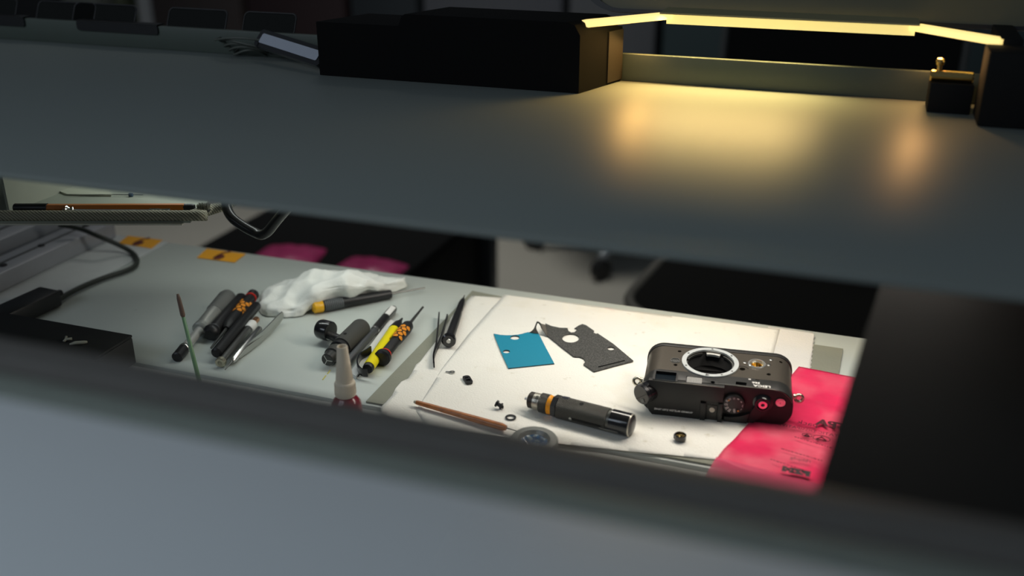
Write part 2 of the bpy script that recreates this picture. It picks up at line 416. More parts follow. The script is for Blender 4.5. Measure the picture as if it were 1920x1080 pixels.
def bag_text(s, px, size, ang=-4.0, sx=1.0, bold=0.0, italic=False, h=0.0066, ink=None):
    p = at(px[0], px[1], h)
    M = Matrix.Translation(p) @ Matrix.Rotation(R(ang), 4, 'Z') @ Matrix.Diagonal((-1, 1, 1, 1))
    if italic: M = M @ Matrix.Shear('XY', 4, (0, 0)) 
    o = text('print', s, size, M, ink or m_ink, None, 0.0, 'LEFT', sx, bold); o.parent = bag; return o
bag_text('TPA', (1586, 806), 0.0125, sx=1.0, bold=0.0006)
bag_text('pack', (1533, 801), 0.0085)
bag_text('STATIC DISSIPATIVE', (1577, 821), 0.0058, sx=0.92)
bag_text('PZM', (1517, 893), 0.0085, sx=1.15, bold=0.0009, h=0.0082, ink=m_ink2)
bag_text('rbbpdg', (1520, 868), 0.0058, sx=0.9)
bm = bmesh.new()
for x0, x1, y0, sl in ((1490, 1560, 819, 0.30), (1465, 1542, 841, 0.30), (1445, 1522, 861, 0.33)):
    x = x0
    while x < x1:
        L = random.uniform(2, 7); y = y0+(x-x0)*sl
        a, b = at(x, y, 0.0062), at(x+L, y+L*sl, 0.0062)
        bm_tube(bm, [a, b], 0.00028, 4); x += L+2
obj('print_lines', bm, m_ink, bag)
bm = bmesh.new()
for cx, cy, r in ((1513, 816, 0.0030), (1540, 822, 0.0052)):
    c = at(cx, cy, 0.0062)
    bm_tube(bm, [c+Vector((r*1.2*math.cos(t*math.pi/8), r*0.8*math.sin(t*math.pi/8), 0)) for t in range(16)], 0.00025, 4, closed=True)
    bm_tube(bm, [c+Vector((-r*.7, -r*.4, 0)), c+Vector((0, r*.4, 0)), c+Vector((r*.7, -r*.4, 0)), c+Vector((-r*.7, -r*.4, 0))], 0.0005, 4)
obj('print_emblem', bm, m_ink, bag)

# ---------------------------------------------------------------- the camera body
m_cbody = mat('bare_camera_metal', (0.105, 0.092, 0.075), 0.36, 0.55, noise_amt=0.12, noise_scale=40)
m_ctop = mat('black_chrome', (0.020, 0.020, 0.019), 0.46, 0.1, bump=0.05, bump_scale=3000)
m_cedge = mat('edge_highlight', (0.25, 0.23, 0.19), 0.35, 0.8)  # edge highlights of the top plate, drawn as thin pale lines
m_cblk = mat('camera_black', (0.008, 0.008, 0.008), 0.5)
m_cdark = mat('camera_void', (0.003, 0.003, 0.003), 0.8)
m_ring = mat('satin_chrome', (0.56, 0.59, 0.59), 0.38, 0.35)
m_window = mat('dark_window_glass', (0.003, 0.007, 0.011), 0.25, coat=0.1, spec=0.3)
ty, tt = R(6.5), R(3.7)
ex = Vector((math.cos(ty), math.sin(ty), 0)); ey0 = Vector((-math.sin(ty), math.cos(ty), 0))
ey = ey0*math.cos(tt)+UP*math.sin(tt); ez = ex.cross(ey)
CO = at(1331.5, 681.5, 0.036)
CM = Matrix((ex, ey, ez)).transposed().to_4x4(); CM.translation = CO
K = thing('rangefinder_camera', 'black rangefinder camera body without lens or leather lying on its back', 'camera', mat=CM)
XZ = Matrix.Rotation(R(90), 4, 'X')    # text plane facing -Y

def stad(x0, x1, z0, z1, r, n=12): return rrect(x0, z0, x1, z1, r, n)
def yprism(name, outline, y0, y1, mat_, bev=0.0, parent=None):
    """outline in XZ (mm) extruded along Y (mm)"""
    bm = bmesh.new(); bm_prism(bm, [(x*MM, z*MM) for x, z in outline], 0, (y1-y0)*MM)
    # (x, z, d) -> (x, y, z)
    for v in bm.verts: v.co = Vector((v.co.x, y0*MM+v.co.z, v.co.y))
    bmesh.ops.remove_doubles(bm, verts=bm.verts, dist=1e-6)
    bmesh.ops.dissolve_limit(bm, angle_limit=R(1), verts=bm.verts, edges=bm.edges)
    if bev:
        eds = [e for e in bm.edges if abs(e.verts[0].co.y-e.verts[1].co.y) < 1e-7 and len(e.link_faces) == 2 and e.calc_face_angle(0) > 1.2]
        bmesh.ops.bevel(bm, geom=eds, offset=bev*MM, segments=2, affect='EDGES', profile=0.5)
    return obj(name, bm, mat_, parent or K, autosmooth=32)
def zcyl(x, y, r, z0, z1, seg=32):
    bm = bmesh.new(); bm_lathe(bm, [(z0*MM, r*MM), (z1*MM, r*MM)], seg, Matrix.Translation((x*MM, y*MM, 0)) @ ZUP)
    o = obj('cutter', bm, None, K); return o
def zbox(lo, hi):
    bm = bmesh.new(); bm_box(bm, [c*MM for c in lo], [c*MM for c in hi]); return obj('cutter', bm, None, K)

BX0, BX1 = -51.8, 65.8
body = yprism('body_shell', stad(BX0+.4, BX1-.4, -31.5, 0, 14), -17.2, 21.2, m_cbody)
cut(body, [zcyl(0, 0.3, 19.4, -24, 5, 64), zcyl(-25.5, 14.8, 1.5, -3, 2), zcyl(-27.2, -7.8, 1.6, -3, 2), zcyl(25.6, -3.6, 2.3, -4, 2), zcyl(46.1, -7.7, 1.7, -3, 2),
            zcyl(55.7, 14.7, 1.4, -3, 2), zcyl(36.8, 6.5, 7.3, -6, 2), zcyl(-27.8, -0.9, 4.2, -1.5, 2)])
yprism('bottom_plate', stad(BX0-.4, BX1+.4, -32, 0.6, 14.5), 21.2, 26.3, m_ctop, 0.5)
tp = yprism('top_plate', stad(BX0, BX1, -32.6, 0.35, 14.3), -30.6, -17.0, m_ctop, 0.35)
cut(tp, [zbox((-42.3, -31.5, -5), (-24.5, -20.2, 3)), zbox((-17.2, -32.0, -1.2), (-4.6, -23.6, 3)), zbox((21.0, -28.9, -3), (29.2, -24.3, 3)), zcyl(3.4, -29, 1.7, -3, 3),
         zcyl(37.4, -17.2, 2.1, -3, 3), zcyl(0, 0.3, 19.6, -24, 5, 64)])
hump = yprism('finder_housing', [(-45.8, -0.1)] + [(12.4, -0.1), (12.4, -32.4)] + [(-39, -32.4), (-42, -31.6), (-44.6, -28.6), (-45.8, -25.5)], -35.1, -30.4, m_ctop, 0.3)
cut(hump, [zbox((-4.6, -40, -34), (13.5, -33.6, -13.6)), zbox((-42.3, -34.2, -5), (-24.5, -30.0, 3)), zbox((-17.2, -32.6, -1.2), (-4.6, -30.0, 3)),])
tube('step_edge', [((-45.4)*MM, -35.0*MM, 0.1*MM), (12.3*MM, -35.0*MM, 0.1*MM)], 0.00022, m_cedge, K, 6)
tube('step_edge', [(12.9*MM, -30.5*MM, 0.3*MM), (50*MM, -30.5*MM, 0.3*MM), (57*MM, -30.5*MM, -1.6*MM), (62*MM, -30.5*MM, -5.6*MM), (64.6*MM, -30.5*MM, -10*MM)], 0.00022, m_cedge, K, 6)
box('step_edge', (12.35*MM, -35.1*MM, -13.5*MM), (12.6*MM, -30.7*MM, 0), m_cblk, K)
# mount
bm = bmesh.new(); bm_prism(bm, [(x*MM, (y+.3)*MM) for x, y in circle(0, 0, 22.7, n=72)], 0, 1.5*MM, [[(x*MM, (y+.3)*MM) for x, y in circle(0, 0, 19.1, n=72)]])
ring = obj('lens_mount_ring', bm, m_ring, K, autosmooth=30)
bm = bmesh.new()
for a in (88, 38, -33, -62, 150, 207, 268):
    c = Vector((20.9*math.cos(R(a)), 20.9*math.sin(R(a))+.3, 1.5))*MM
    bm_lathe(bm, [(0, 0.0009), (0.00012, 0.0009), (0.00012, 0)], 12, Matrix.Translation(c) @ ZUP)
for a in (88, 38, -33, -62, 150, 207, 268):
    c = Vector((20.9*math.cos(R(a)), 20.9*math.sin(R(a))+.3, 1.62))*MM
    bm_box(bm, (-0.0009, -0.00016, 0), (0.0009, 0.00016, 0.00005), M=Matrix.Translation(c) @ Matrix.Rotation(R(a+60), 4, 'Z'))
obj('mount_screws', bm, m_dsteel, ring)
bm = bmesh.new(); bm_lathe(bm, [(-23*MM, 19.3*MM), (-2*MM, 19.3*MM), (-2*MM, 18.9*MM), (-23*MM, 18.9*MM)], 64, Matrix.Translation((0, .3*MM, 0)) @ ZUP)
throat = obj('mount_throat', bm, m_blackm, K, smooth=True)
bm = bmesh.new(); bm_prism(bm, [(x*MM, (y+.3)*MM) for x, y in circle(0, 0, 19.2, n=64)], -14.5*MM, -13.5*MM, [[(x*MM, y*MM) for x, y in rrect(-17, -11, 17, 11, 3)]])
obj('film_gate', bm, m_blackm, K)
box('shutter_curtain', (-18*MM, -12*MM, -19*MM), (18*MM, 12*MM, -18*MM), m_cdark, K)
def arc(a0, a1, r0, r1, n=14):
    o = [(r1*math.cos(R(a0+(a1-a0)*k/n)), r1*math.sin(R(a0+(a1-a0)*k/n))+.3) for k in range(n+1)]
    return o + [(r0*math.cos(R(a1+(a0-a1)*k/n)), r0*math.sin(R(a1+(a0-a1)*k/n))+.3) for k in range(n+1)]
for a0, a1, mt, r0 in ((66, 102, mat('flange_glint', (.85, .83, .78), .35, .5), 16.2), (-20, 56, m_dsteel, 17.6), (112, 165, m_dsteel, 17.9), (172, 300, m_dsteel, 17.9)):  # bright reflection on the back flange is put into its paler colour
    bm = bmesh.new(); bm_prism(bm, [(x*MM, y*MM) for x, y in arc(a0, a1, r0, 19.3)], -2.8*MM, -1.0*MM); obj('bayonet_flange', bm, mt, K)
lathe('focus_roller', [(0, 0), (0, 2.2), (1.4, 2.2), (1.8, 1.8), (1.8, 0)], m_steel, K, M=Matrix.Translation((-2*MM, -15.6*MM, -4*MM)) @ ZUP)
prism('mount_index', [(-2.9*MM, -21.6*MM), (-0.9*MM, -21.6*MM), (-1.4*MM, -19.6*MM), (-2.4*MM, -19.6*MM)], 1.5*MM, 1.7*MM, m_cblk, K)
# selector boss (chrome, golden reflection put into the socket colour)
boss = lathe('lever_boss', [(-5, 4.6), (-1.5, 4.8), (-0.2, 5.6), (0.8, 5.6), (0.9, 6.6), (0.3, 7.2), (-0.4, 7.2), (-0.4, 7.6), (-5, 7.6)], mat('boss_chrome', (.85, .84, .80), .22, .85), K, 40, Matrix.Translation((36.8*MM, 6.5*MM, 0)) @ ZUP)
lathe('boss_socket', [(-5.5, 0), (-5.5, 4.7), (-4, 4.7), (-1.2, 4.5), (-1.2, 4.2), (-4.6, 4.0), (-4.6, 0)], m_goldrefl, boss, 32, Matrix.Translation((36.8*MM, 6.5*MM, 0)) @ ZUP)
for sx, dy in ((-9.4, 0.3), (9.4, 0.2)):
    lathe('boss_tab', [(0, 1.5), (0.4, 1.5), (0.6, 1.0), (0.6, 0)], m_steel, boss, 20, Matrix.Translation(((36.8+sx)*MM, (6.5+dy)*MM, 0)) @ ZUP)
lathe('release_boss', [(-1.4, 4.1), (0.3, 4.1), (0.3, 3.3), (-0.3, 3.2), (-0.3, 2.6), (0.2, 2.5), (0.2, 1.5), (-0.2, 1.4), (-0.2, 0)], m_dsteel, K, 32, Matrix.Translation((-27.8*MM, -0.9*MM, 0)) @ ZUP)
lathe('small_screw', [(0, 1.5), (0.5, 1.4), (0.8, 0.7), (0.8, 0)], m_steel, K, 16, Matrix.Translation((48*MM, 15.2*MM, 0)) @ ZUP)
tube('lever_track', [((25.6+5.0*math.cos(R(a)))*MM, (-3.6+4.0*math.sin(R(a)))*MM, 0.05*MM) for a in range(20, 165, 12)], 0.0003, m_cblk, K, 6)
# front windows of the top plate
box('viewfinder_window', (-41.6*MM, -34*MM, -2.2*MM), (-25.2*MM, -21.2*MM, -1.6*MM), m_window, K)
fr_ = bmesh.new(); bm_prism(fr_, [(x*MM, y*MM) for x, y in rrect(-43.0, -34.0, -23.8, -19.4, .6)], 0.3*MM, 0.75*MM, [[(x*MM, y*MM) for x, y in rrect(-41.4, -33.6, -25.2, -21.0, .4)]])
obj('window_frame', fr_, m_ctop, K)
ilw = box('frosted_window', (-16.9*MM, -32.4*MM, -1.0*MM), (-4.9*MM, -23.8*MM, -0.2*MM), mat('frosted_window', (0.14, 0.14, 0.135), 0.4), K)
bm = bmesh.new()
for k in range(12): bm_box(bm, ((-16.4+k*0.98)*MM, -32.2*MM, -0.25*MM), ((-16.0+k*0.98)*MM, -24.0*MM, 0.15*MM))
obj('window_ribs', bm, mat('frosted_ribs', (0.48, 0.47, 0.45), 0.4), ilw)
tube('rangefinder_ring', [((4.4+4.2*math.cos(R(a)))*MM, (-28.2+3.4*math.sin(R(a)))*MM, 0.36*MM) for a in range(0, 360, 18)], 0.00016, m_cedge if False else m_cblk, K, 5, closed=True)
text('lettering', 'LEICA', 4.0*MM, Matrix.Translation((47.6*MM, -26.0*MM, 0.42*MM)) @ Matrix.Rotation(math.pi, 4, 'Z'), m_print, K, 0.00003, sx=1.27, bold=0.00007)
text('lettering', 'M6', 3.2*MM, Matrix.Translation((39.4*MM, -22.1*MM, 0.42*MM)) @ Matrix.Rotation(math.pi, 4, 'Z'), m_print, K, 0.00003, sx=1.5, bold=0.00006)
text('lettering', 'M', 1.9*MM, Matrix.Translation((32.4*MM, -18.2*MM, 0.42*MM)) @ Matrix.Rotation(math.pi, 4, 'Z'), m_print, K, 0.00003, sx=1.2, bold=0.00008)
# top face
text('engraving', 'ERNST LEITZ WETZLAR GERMANY', 2.25*MM, Matrix.Translation((-40.3*MM, -35.13*MM, -26.8*MM)) @ XZ, m_print, K, 0.00002, sx=0.87, bold=0.00004)
shoe = thing('accessory_shoe', None, None); del_ = None
shoe.parent = K
box('shoe_base', (-4.6*MM, -33.7*MM, -32.6*MM), (12.5*MM, -33.3*MM, -13.6*MM), m_cblk, shoe)
box('shoe_plate', (0.9*MM, -34.1*MM, -31*MM), (8.6*MM, -33.6*MM, -17.6*MM), mat('shoe_plate', (0.035, 0.033, 0.028), 0.4), shoe, 0.0001)
box('shoe_rail', (-4.4*MM, -36.0*MM, -32.4*MM), (-0.4*MM, -34.6*MM, -15.6*MM), m_ctop, shoe, 0.0002)
box('shoe_rail', (9.2*MM, -36.0*MM, -32.4*MM), (12.7*MM, -34.6*MM, -15.0*MM), m_ctop, shoe, 0.0002)
box('shoe_rail', (-4.4*MM, -35.0*MM, -32.4*MM), (-3.6*MM, -33.4*MM, -15.6*MM), m_ctop, shoe)
box('shoe_rail', (11.9*MM, -35.0*MM, -32.4*MM), (12.7*MM, -33.4*MM, -15.0*MM), m_ctop, shoe)
YN = Matrix.Rotation(R(-90), 4, 'Z')      # lathe axis X -> -Y
def ylathe(name, prof, x, z, y, mat_, parent=None, seg=40): return lathe(name, prof, mat_, parent or K, seg, Matrix.Translation((x*MM, y*MM, z*MM)) @ YN)
ylathe('shoe_contact', [(0, 2.2), (0.3, 2.1), (0.35, 0)], 4.7, -22.0, -34.05, m_cream, shoe)
ylathe('flash_socket_pin', [(0, 0.7), (0.3, 0.6), (0.3, 0)], 4.4, -16.6, -33.7, m_gloss, shoe)
# shutter dial
dial = ylathe('shutter_dial', [(0, 8.4), (0.4, 8.6), (3.4, 8.3), (3.9, 7.7), (4.0, 0)], 20.8, -15.2, -30.5, mat('dial_black', (0.018, 0.018, 0.018), 0.4))
bm = bmesh.new()
for k in range(44):
    a = 2*math.pi*k/44
    bm_box(bm, (-0.0002, -0.0038+0.0005, 0), (0.0002, 0, 0.0006), M=Matrix.Translation((20.8*MM, -30.6*MM, -15.2*MM)) @ Matrix.Rotation(a, 4, 'Y') @ Matrix.Translation((0, 0, 8.1*MM)))
obj('dial_grip', bm, m_ctop, dial)
for s, a, mm_ in (('1000', -78, m_print), ('500', -118, m_print), ('250', -146, m_print), ('125', 180, m_print), ('60', 148, m_print), ('30', 122, m_print), ('15', 92, m_print),
                  ('8', 64, m_print), ('4', 34, m_print), ('2', 2, m_print), ('1', -26, m_print)):
    M = Matrix.Translation((20.8*MM, -34.56*MM, -15.2*MM)) @ XZ @ Matrix.Rotation(R(a), 4, 'Z') @ Matrix.Translation((7.3*MM, 0, 0)) @ Matrix.Rotation(math.pi, 4, 'Z') @ Matrix.Translation((0, -0.75*MM, 0))
    text('dial_number', s, 2.5*MM, M, mm_, dial, 0.00002, 'LEFT', 0.8)
for a, rr in ((-52, 6.3), (136, 5.6)):
    ylathe('dial_mark', [(0, .75), (.06, .75), (.06, 0)], 20.8+rr*math.cos(R(a)), -15.2+rr*math.sin(R(a)), -34.5, m_orange, dial, 10)
ylathe('dial_lock', [(0, 1.0), (.05, 1.0), (.05, 0)], 24.0, -18.6, -34.5, m_cdark, dial, 16)
# advance lever, release, counter
bm = bmesh.new(); bm_prism(bm, [(x*MM, z*MM) for x, z in [(14.4, -27.3), (20, -27.2), (26.5, -25.6), (33.6, -22.2), (32.0, -31.4), (28, -32.4), (14.4, -32.2)]], 0, 3.2*MM)
for v in bm.verts: v.co = Vector((v.co.x, -30.5*MM-v.co.z, v.co.y))
lev = obj('advance_lever', bm, m_ctop, K)
bm = bmesh.new(); bm_prism(bm, [(x*MM, z*MM) for x, z in [(32.4, -31.2), (34.6, -20.5), (37.8, -14.0), (48.2, -14.0), (46.5, -20.5), (42, -24.6), (38, -30.2), (36, -31.4)]], 0, 2.2*MM)
for v in bm.verts: v.co = Vector((v.co.x, -30.5*MM-v.co.z, v.co.y))
obj('lever_arm', bm, m_ctop, lev)
rel = ylathe('release_collar', [(0, 7.6), (0.7, 7.6), (1.0, 6.9), (1.7, 6.9), (2.0, 6.3), (2.9, 6.3), (3.6, 5.9), (3.8, 4.7), (2.6, 4.2), (2.6, 0)], 42.8, -12.4, -30.5, m_gloss)
ylathe('release_button', [(2.4, 3.5), (3.4, 3.5), (3.6, 3.3), (3.6, 1.5), (3.0, 1.3), (2.4, 1.2), (2.4, 0)], 42.8, -12.6, -30.5, mat('polished_button', (0.95, 0.88, 0.88), 0.12, 1.0), rel)
ctr = ylathe('frame_counter', [(0, 4.7), (0.5, 4.7), (0.7, 4.1), (0.35, 3.8), (0.35, 0)], 56, -10.6, -30.5, m_cblk)
ylathe('counter_glass', [(0, 3.7), (0.45, 3.7), (0.6, 3.0), (0.7, 0)], 56, -10.6, -30.5, mat('counter_glass', (0.75, 0.70, 0.70), 0.08, 0.9), ctr)
text('counter_number', '0', 1.8*MM, Matrix.Translation((55.4*MM, -31.25*MM, -11.6*MM)) @ XZ, m_cblk, ctr, 0.00002)
bm = bmesh.new()
for k in range(9): bm_box(bm, (-.07*MM, -31.2*MM, 2.2*MM), (.07*MM, -31.15*MM, 3.0*MM), M=Matrix.Translation((56*MM, 0, -10.6*MM)) @ Matrix.Rotation(R(-60+15*k), 4, 'Y'))
obj('counter_marks', bm, m_cblk, ctr)
# rewind knob, tilted outwards
ka = R(-90-38)
KM = Matrix.Translation((-46.0*MM, -31.6*MM, -12.6*MM)) @ Matrix.Rotation(ka, 4, 'Z')
knob = lathe('rewind_knob', [(-2, 8.3), (4.4, 8.3), (4.6, 7.9), (5.0, 7.9), (5.0, 8.2), (8.0, 8.2), (8.5, 7.7), (8.5, 0)], m_gloss, K, 44, KM)
box('crank_fold', (8.5*MM, -7.4*MM, -1.5*MM), (8.9*MM, 7.2*MM, -1.1*MM), m_cblk, knob, M=KM @ Matrix.Rotation(R(42), 4, 'X'))
box('crank_tip', (8.5*MM, -1.8*MM, -6.4*MM), (9.0*MM, 1.6*MM, -3.2*MM), mat('crank_tip', (0.20, 0.20, 0.18), 0.5), knob, M=KM @ Matrix.Rotation(R(30), 4, 'X'))
box('crank_hinge', (5.0*MM, -1.6*MM, 7.2*MM), (8.7*MM, 1.8*MM, 8.8*MM), mat('crank_hinge', (0.09, 0.09, 0.09), 0.3), knob, 0.0003, M=KM @ Matrix.Rotation(R(20), 4, 'X'))
# strap lugs
for sx, x in ((-1, BX0), (1, BX1)):
    lug = lathe('lug_base', [(0, 2.3), (1.4, 2.3), (1.8, 1.5), (1.8, 0)], m_brass if False else mat('lug_metal', (0.60, 0.55, 0.42), 0.25, 1.0), K, 20,
                Matrix.Translation((x*MM, -21.5*MM, -9.5*MM)) @ Matrix.Rotation(0 if sx > 0 else math.pi, 4, 'Z'))
    pts = [((x+sx*(4.3+2.9*math.cos(R(a))))*MM, (-21.5+0.4*math.sin(R(a)))*MM, (-10.6+2.9*math.sin(R(a)))*MM) for a in range(0, 360, 20)]
    tube('strap_lug', pts, 0.00125, lug.data.materials[0], lug, 8, closed=True)
ylathe('film_speed_dial', [(0, 9), (1, 9)], 0, -60, 0, m_cblk) if False else None
lathe('film_speed_disc', [(-38.6, 8.5), (-31, 8.5)], m_cblk, K, 30, Matrix.Translation((6*MM, 12*MM, 0)) @ ZUP)

# ---------------------------------------------------------------- tool helper
def axis_thing(name, label, cat, p1, h1, p2, h2, group=None):
    a = at(p1[0], p1[1], h1); b = at(p2[0], p2[1], h2); x = (b-a).normalized(); y = UP.cross(x).normalized(); z = x.cross(y)
    M = Matrix((x, y, z)).transposed().to_4x4(); M.translation = a
    return thing(name, label, cat, mat=M, group=group), (b-a).length/MM
def hexes(name, x0, x1, ang0, ang1, r, mat_, parent, size=2.2, keep=0.7, seed=3):
    """honeycomb of hexagon patches wrapped on a cylinder about X (mm)"""
    rnd = random.Random(seed); bm = bmesh.new(); dx = size*1.75; row = 0; x = x0
    while x < x1:
        s = ang0 + (row % 2)*R(0); stepa = size*2.02/r; a = ang0 + (row % 2)*stepa/2
        while a < ang1:
            if rnd.random() < keep:
                ctr_ = bm.verts.new((x*MM, r*MM*math.cos(a), r*MM*math.sin(a))); ringv = []
                for k in range(6):
                    t = R(60*k); px = x+size*0.92*math.cos(t); pa = a+size*0.92*math.sin(t)/r
                    ringv.append(bm.verts.new((px*MM, r*MM*math.cos(pa), r*MM*math.sin(pa))))
                for k in range(6): bm.faces.new((ctr_, ringv[k], ringv[(k+1) % 6]))
            a += stepa
        x += dx; row += 1
    return obj(name, bm, mat_, parent)

# knurled pin vise / adjusting tool beside the camera
t, L = axis_thing('knurled_adjusting_tool', 'black knurled metal tool with orange tape ring lying in front of the camera', 'tool', (993, 749), 0.0108, (1181, 797), 0.0108)
k = L/97.0
m_kn = knurl('knurled_black', (0.016, 0.016, 0.016), (0.50, 0.48, 0.42), 0.0028, 20, 0.0004, 0.6)
lathe('spindle_pin', [(-4.5*k, 0), (-4.5*k, 1.2), (0, 1.2), (1, 1.2)], m_steel, t, 12)
lathe('nose_cylinder', [(0, 0), (0, 5.8), (0.8, 6.7), (9*k, 6.7)], mat('worn_nose', (0.05, 0.042, 0.035), 0.45, 0.4), t)
lb = lathe('silver_label', [(5.5*k, 6.72), (5.5*k, 6.95), (12.5*k, 6.95), (12.5*k, 6.72)], mat('silver_label', (0.48, 0.45, 0.38), 0.35, 0.7, noise_amt=0.4, noise_scale=500), t)
lc = text('label_number', 'U-30', 3.6*MM, Matrix.Rotation(R(28), 4, 'X') @ Matrix.Translation((10.9*k*MM, -6*MM, 7.0*MM)) @ Matrix.Rotation(R(90), 4, 'Z'), m_cblk, lb, 0.0001)
lathe('knurled_collar', [(11.8*k, 6.6), (12*k, 8.0), (19.5*k, 8.0), (20*k, 7.4)], m_kn, t)
lathe('tape_ring', [(19.6*k, 7.2), (20*k, 7.9), (22*k, 7.4), (24.2*k, 7.9), (24.6*k, 7.2)], m_tape, t)
lathe('hex_collar', [(24.4*k, 7.2), (24.8*k, 9.4), (29.4*k, 9.4), (29.8*k, 8.5)], m_dsteel if False else mat('hex_black', (0.035, 0.037, 0.04), 0.4, 0.4), t, 7)
lathe('knurled_barrel', [(29.6*k, 8.0), (30*k, 9.2), (77*k, 9.2), (77.6*k, 8.6)], m_kn, t)
lathe('waist_ring', [(77.4*k, 8.5), (79*k, 8.8), (82*k, 8.8)], mat('waist', (0.10, 0.10, 0.09), 0.35, 0.7), t)
lathe('end_cap', [(80*k, 8.9), (80.4*k, 9.3), (97*k, 9.3), (98.6*k, 8.9)], m_gloss, t, 40)
lathe('cap_rim', [(98.0*k, 9.15), (98.6*k, 9.0), (98.9*k, 8.6), (98.4*k, 8.5)], mat('worn_rim', (0.55, 0.52, 0.44), 0.35, 0.7), t, 40)
lathe('cap_face', [(98.3*k, 8.6), (99.8*k, 6.5), (100.3*k, 3), (100.4*k, 0)], mat('cap_face', (0.05, 0.048, 0.05), 0.25, 0.3), t, 40)
box('slot', (46*k*MM, -9.5*MM, -1.1*MM), (74*k*MM, -6*MM, 1.1*MM), m_cdark, t, M=Matrix.Rotation(R(14), 4, 'X'))
lathe('slot_pin', [(0, 0), (9.6, 1.3), (10, 0)], m_steel, t, 12, Matrix.Rotation(R(14), 4, 'X') @ Matrix.Translation((45*k*MM, 0, 0)) @ Matrix.Rotation(R(-90), 4, 'Z'))
box('clip_tab', (72*k*MM, -9.9*MM, -1.2*MM), (90*k*MM, -9.1*MM, 1.2*MM), mat('clip_metal', (0.22, 0.21, 0.19), 0.35, 0.8), t, 0.0003, M=Matrix.Rotation(R(26), 4, 'X'))
lathe('set_hole', [(0, 0), (9.35, 1.7), (9.4, 0)], m_cdark, t, 14, Matrix.Rotation(R(12), 4, 'X') @ Matrix.Translation((52*k*MM, 0, 0)) @ Matrix.Rotation(R(-90), 4, 'Y'))
box('paint_patch', (32*k*MM, -2.6*MM, 8.4*MM), (38*k*MM, 2.6*MM, 9.35*MM), mat('blue_black_patch', (0.008, 0.012, 0.03), 0.35), t, 0.0005, M=Matrix.Rotation(R(-14), 4, 'X'))

# wooden probe
t, L = axis_thing('wooden_probe', 'thin reddish wooden stick with a fine needle lying on the cloth', 'probe', (778, 753.5), 0.0055, (949, 802), 0.0062)
lathe('handle', [(0, 0), (0, 1.3), (3, 1.9), (L*.3, 2.2), (L*.7, 2.7), (L*.95, 2.9), (L, 2.0), (L+.4, 0)], m_wood, t, 16)
lathe('end_tip', [(-0.6, 0), (-.6, 1.2), (1.5, 1.75), (1.5, 0)], mat('pale_tip', (0.5, 0.47, 0.38), 0.5), t, 14)
lathe('needle', [(L, .5), (L+4, .42), (L+14.5, .30), (L+15, 0)], m_dsteel, t, 8)

# glass dish
c = at(1001, 822, 0.0135)
t = thing('glass_oil_dish', 'thick frosted glass dish with blue residue in its hollow', 'dish', (c.x, c.y, BZ+0.0025))
m_gl = mat('frosted_glass', (0.27, 0.28, 0.26), 0.30, noise_scale=30, trans=0.3, bump=0.15, bump_scale=600)
lathe('dish_body', [(0, 0), (0, 17.0), (0.8, 18.1), (9.5, 18.3), (11, 17.3), (11.4, 15.5), (11.2, 12.2), (9.8, 11.2), (6.4, 9.0), (4.2, 5), (3.6, 0)], m_gl, t, 56, ZUP)
m_oil = speckle(mat('blue_residue', (0.02, 0.13, 0.30), 0.2, noise_amt=0.3, noise_scale=400, coat=0.6), (0.35, 0.42, 0.42), 330, 0.50, 0.58, 0.9)
bm = bmesh.new()
for i in range(7):
    pass
ringp = [(3.75+0.4*j, 0) for j in range(2)]
bm_lathe(bm, [(0.0041, 0.0), (0.0047, 0.0048), (0.0066, 0.0084), (0.0085, 0.0102), (0.0081, 0.0106), (0.0042, 0.0056), (0.0038, 0)], 40, ZUP)
for v in bm.verts:
    v.co.z += 0.0006*noise.noise(v.co*900)
obj('residue', bm, m_oil, t, smooth=True)
t2, L = axis_thing('tmp', 'x', 'x', (1, 1), 0, (2, 2), 0); bpy.data.objects.remove(t2)

# red bottle of glue with cream nozzle
c = at(653, 806, 0.0)
t = thing('glue_bottle', 'small dark red bottle with ribbed cream nozzle cap standing at the bench edge', 'bottle', (c.x, c.y, BZ-0.001))
BH = 34.0
btl = lathe('bottle_body', [(0, 0), (0, 10.2), (1, 11.6), (3, 12.1), (22, 12.1), (26, 11.4), (29.5, 9.2), (31, 7.6), (32, 7.0), (33, 7.0)], m_maroon, t, 48, ZUP)
capo = lathe('cap', [(32.3, 0), (32.3, 7.5), (33.0, 8.1), (33.8, 8.15), (43.6, 7.75), (44.2, 7.3), (44.4, 6.7), (46, 6.45), (73.6, 4.05), (74, 3.9), (74, 3.2), (71, 2.9), (71, 0)], m_cream, t, 48, ZUP)
bm = bmesh.new()
for q in range(40):
    a = 2*math.pi*q/40
    p0 = Vector((8.12*math.cos(a), 8.12*math.sin(a), 34.0))*MM; p1 = Vector((7.85*math.cos(a), 7.85*math.sin(a), 42.8))*MM
    bm_tube(bm, [p0, p1], 0.00028, 4)
    p0 = Vector((6.45*math.cos(a), 6.45*math.sin(a), 46.3))*MM; p1 = Vector((5.25*math.cos(a), 5.25*math.sin(a), 60.0))*MM
    bm_tube(bm, [p0, p1], [0.00022, 0.00004], 4)
obj('cap_ribs', bm, m_cream, capo)

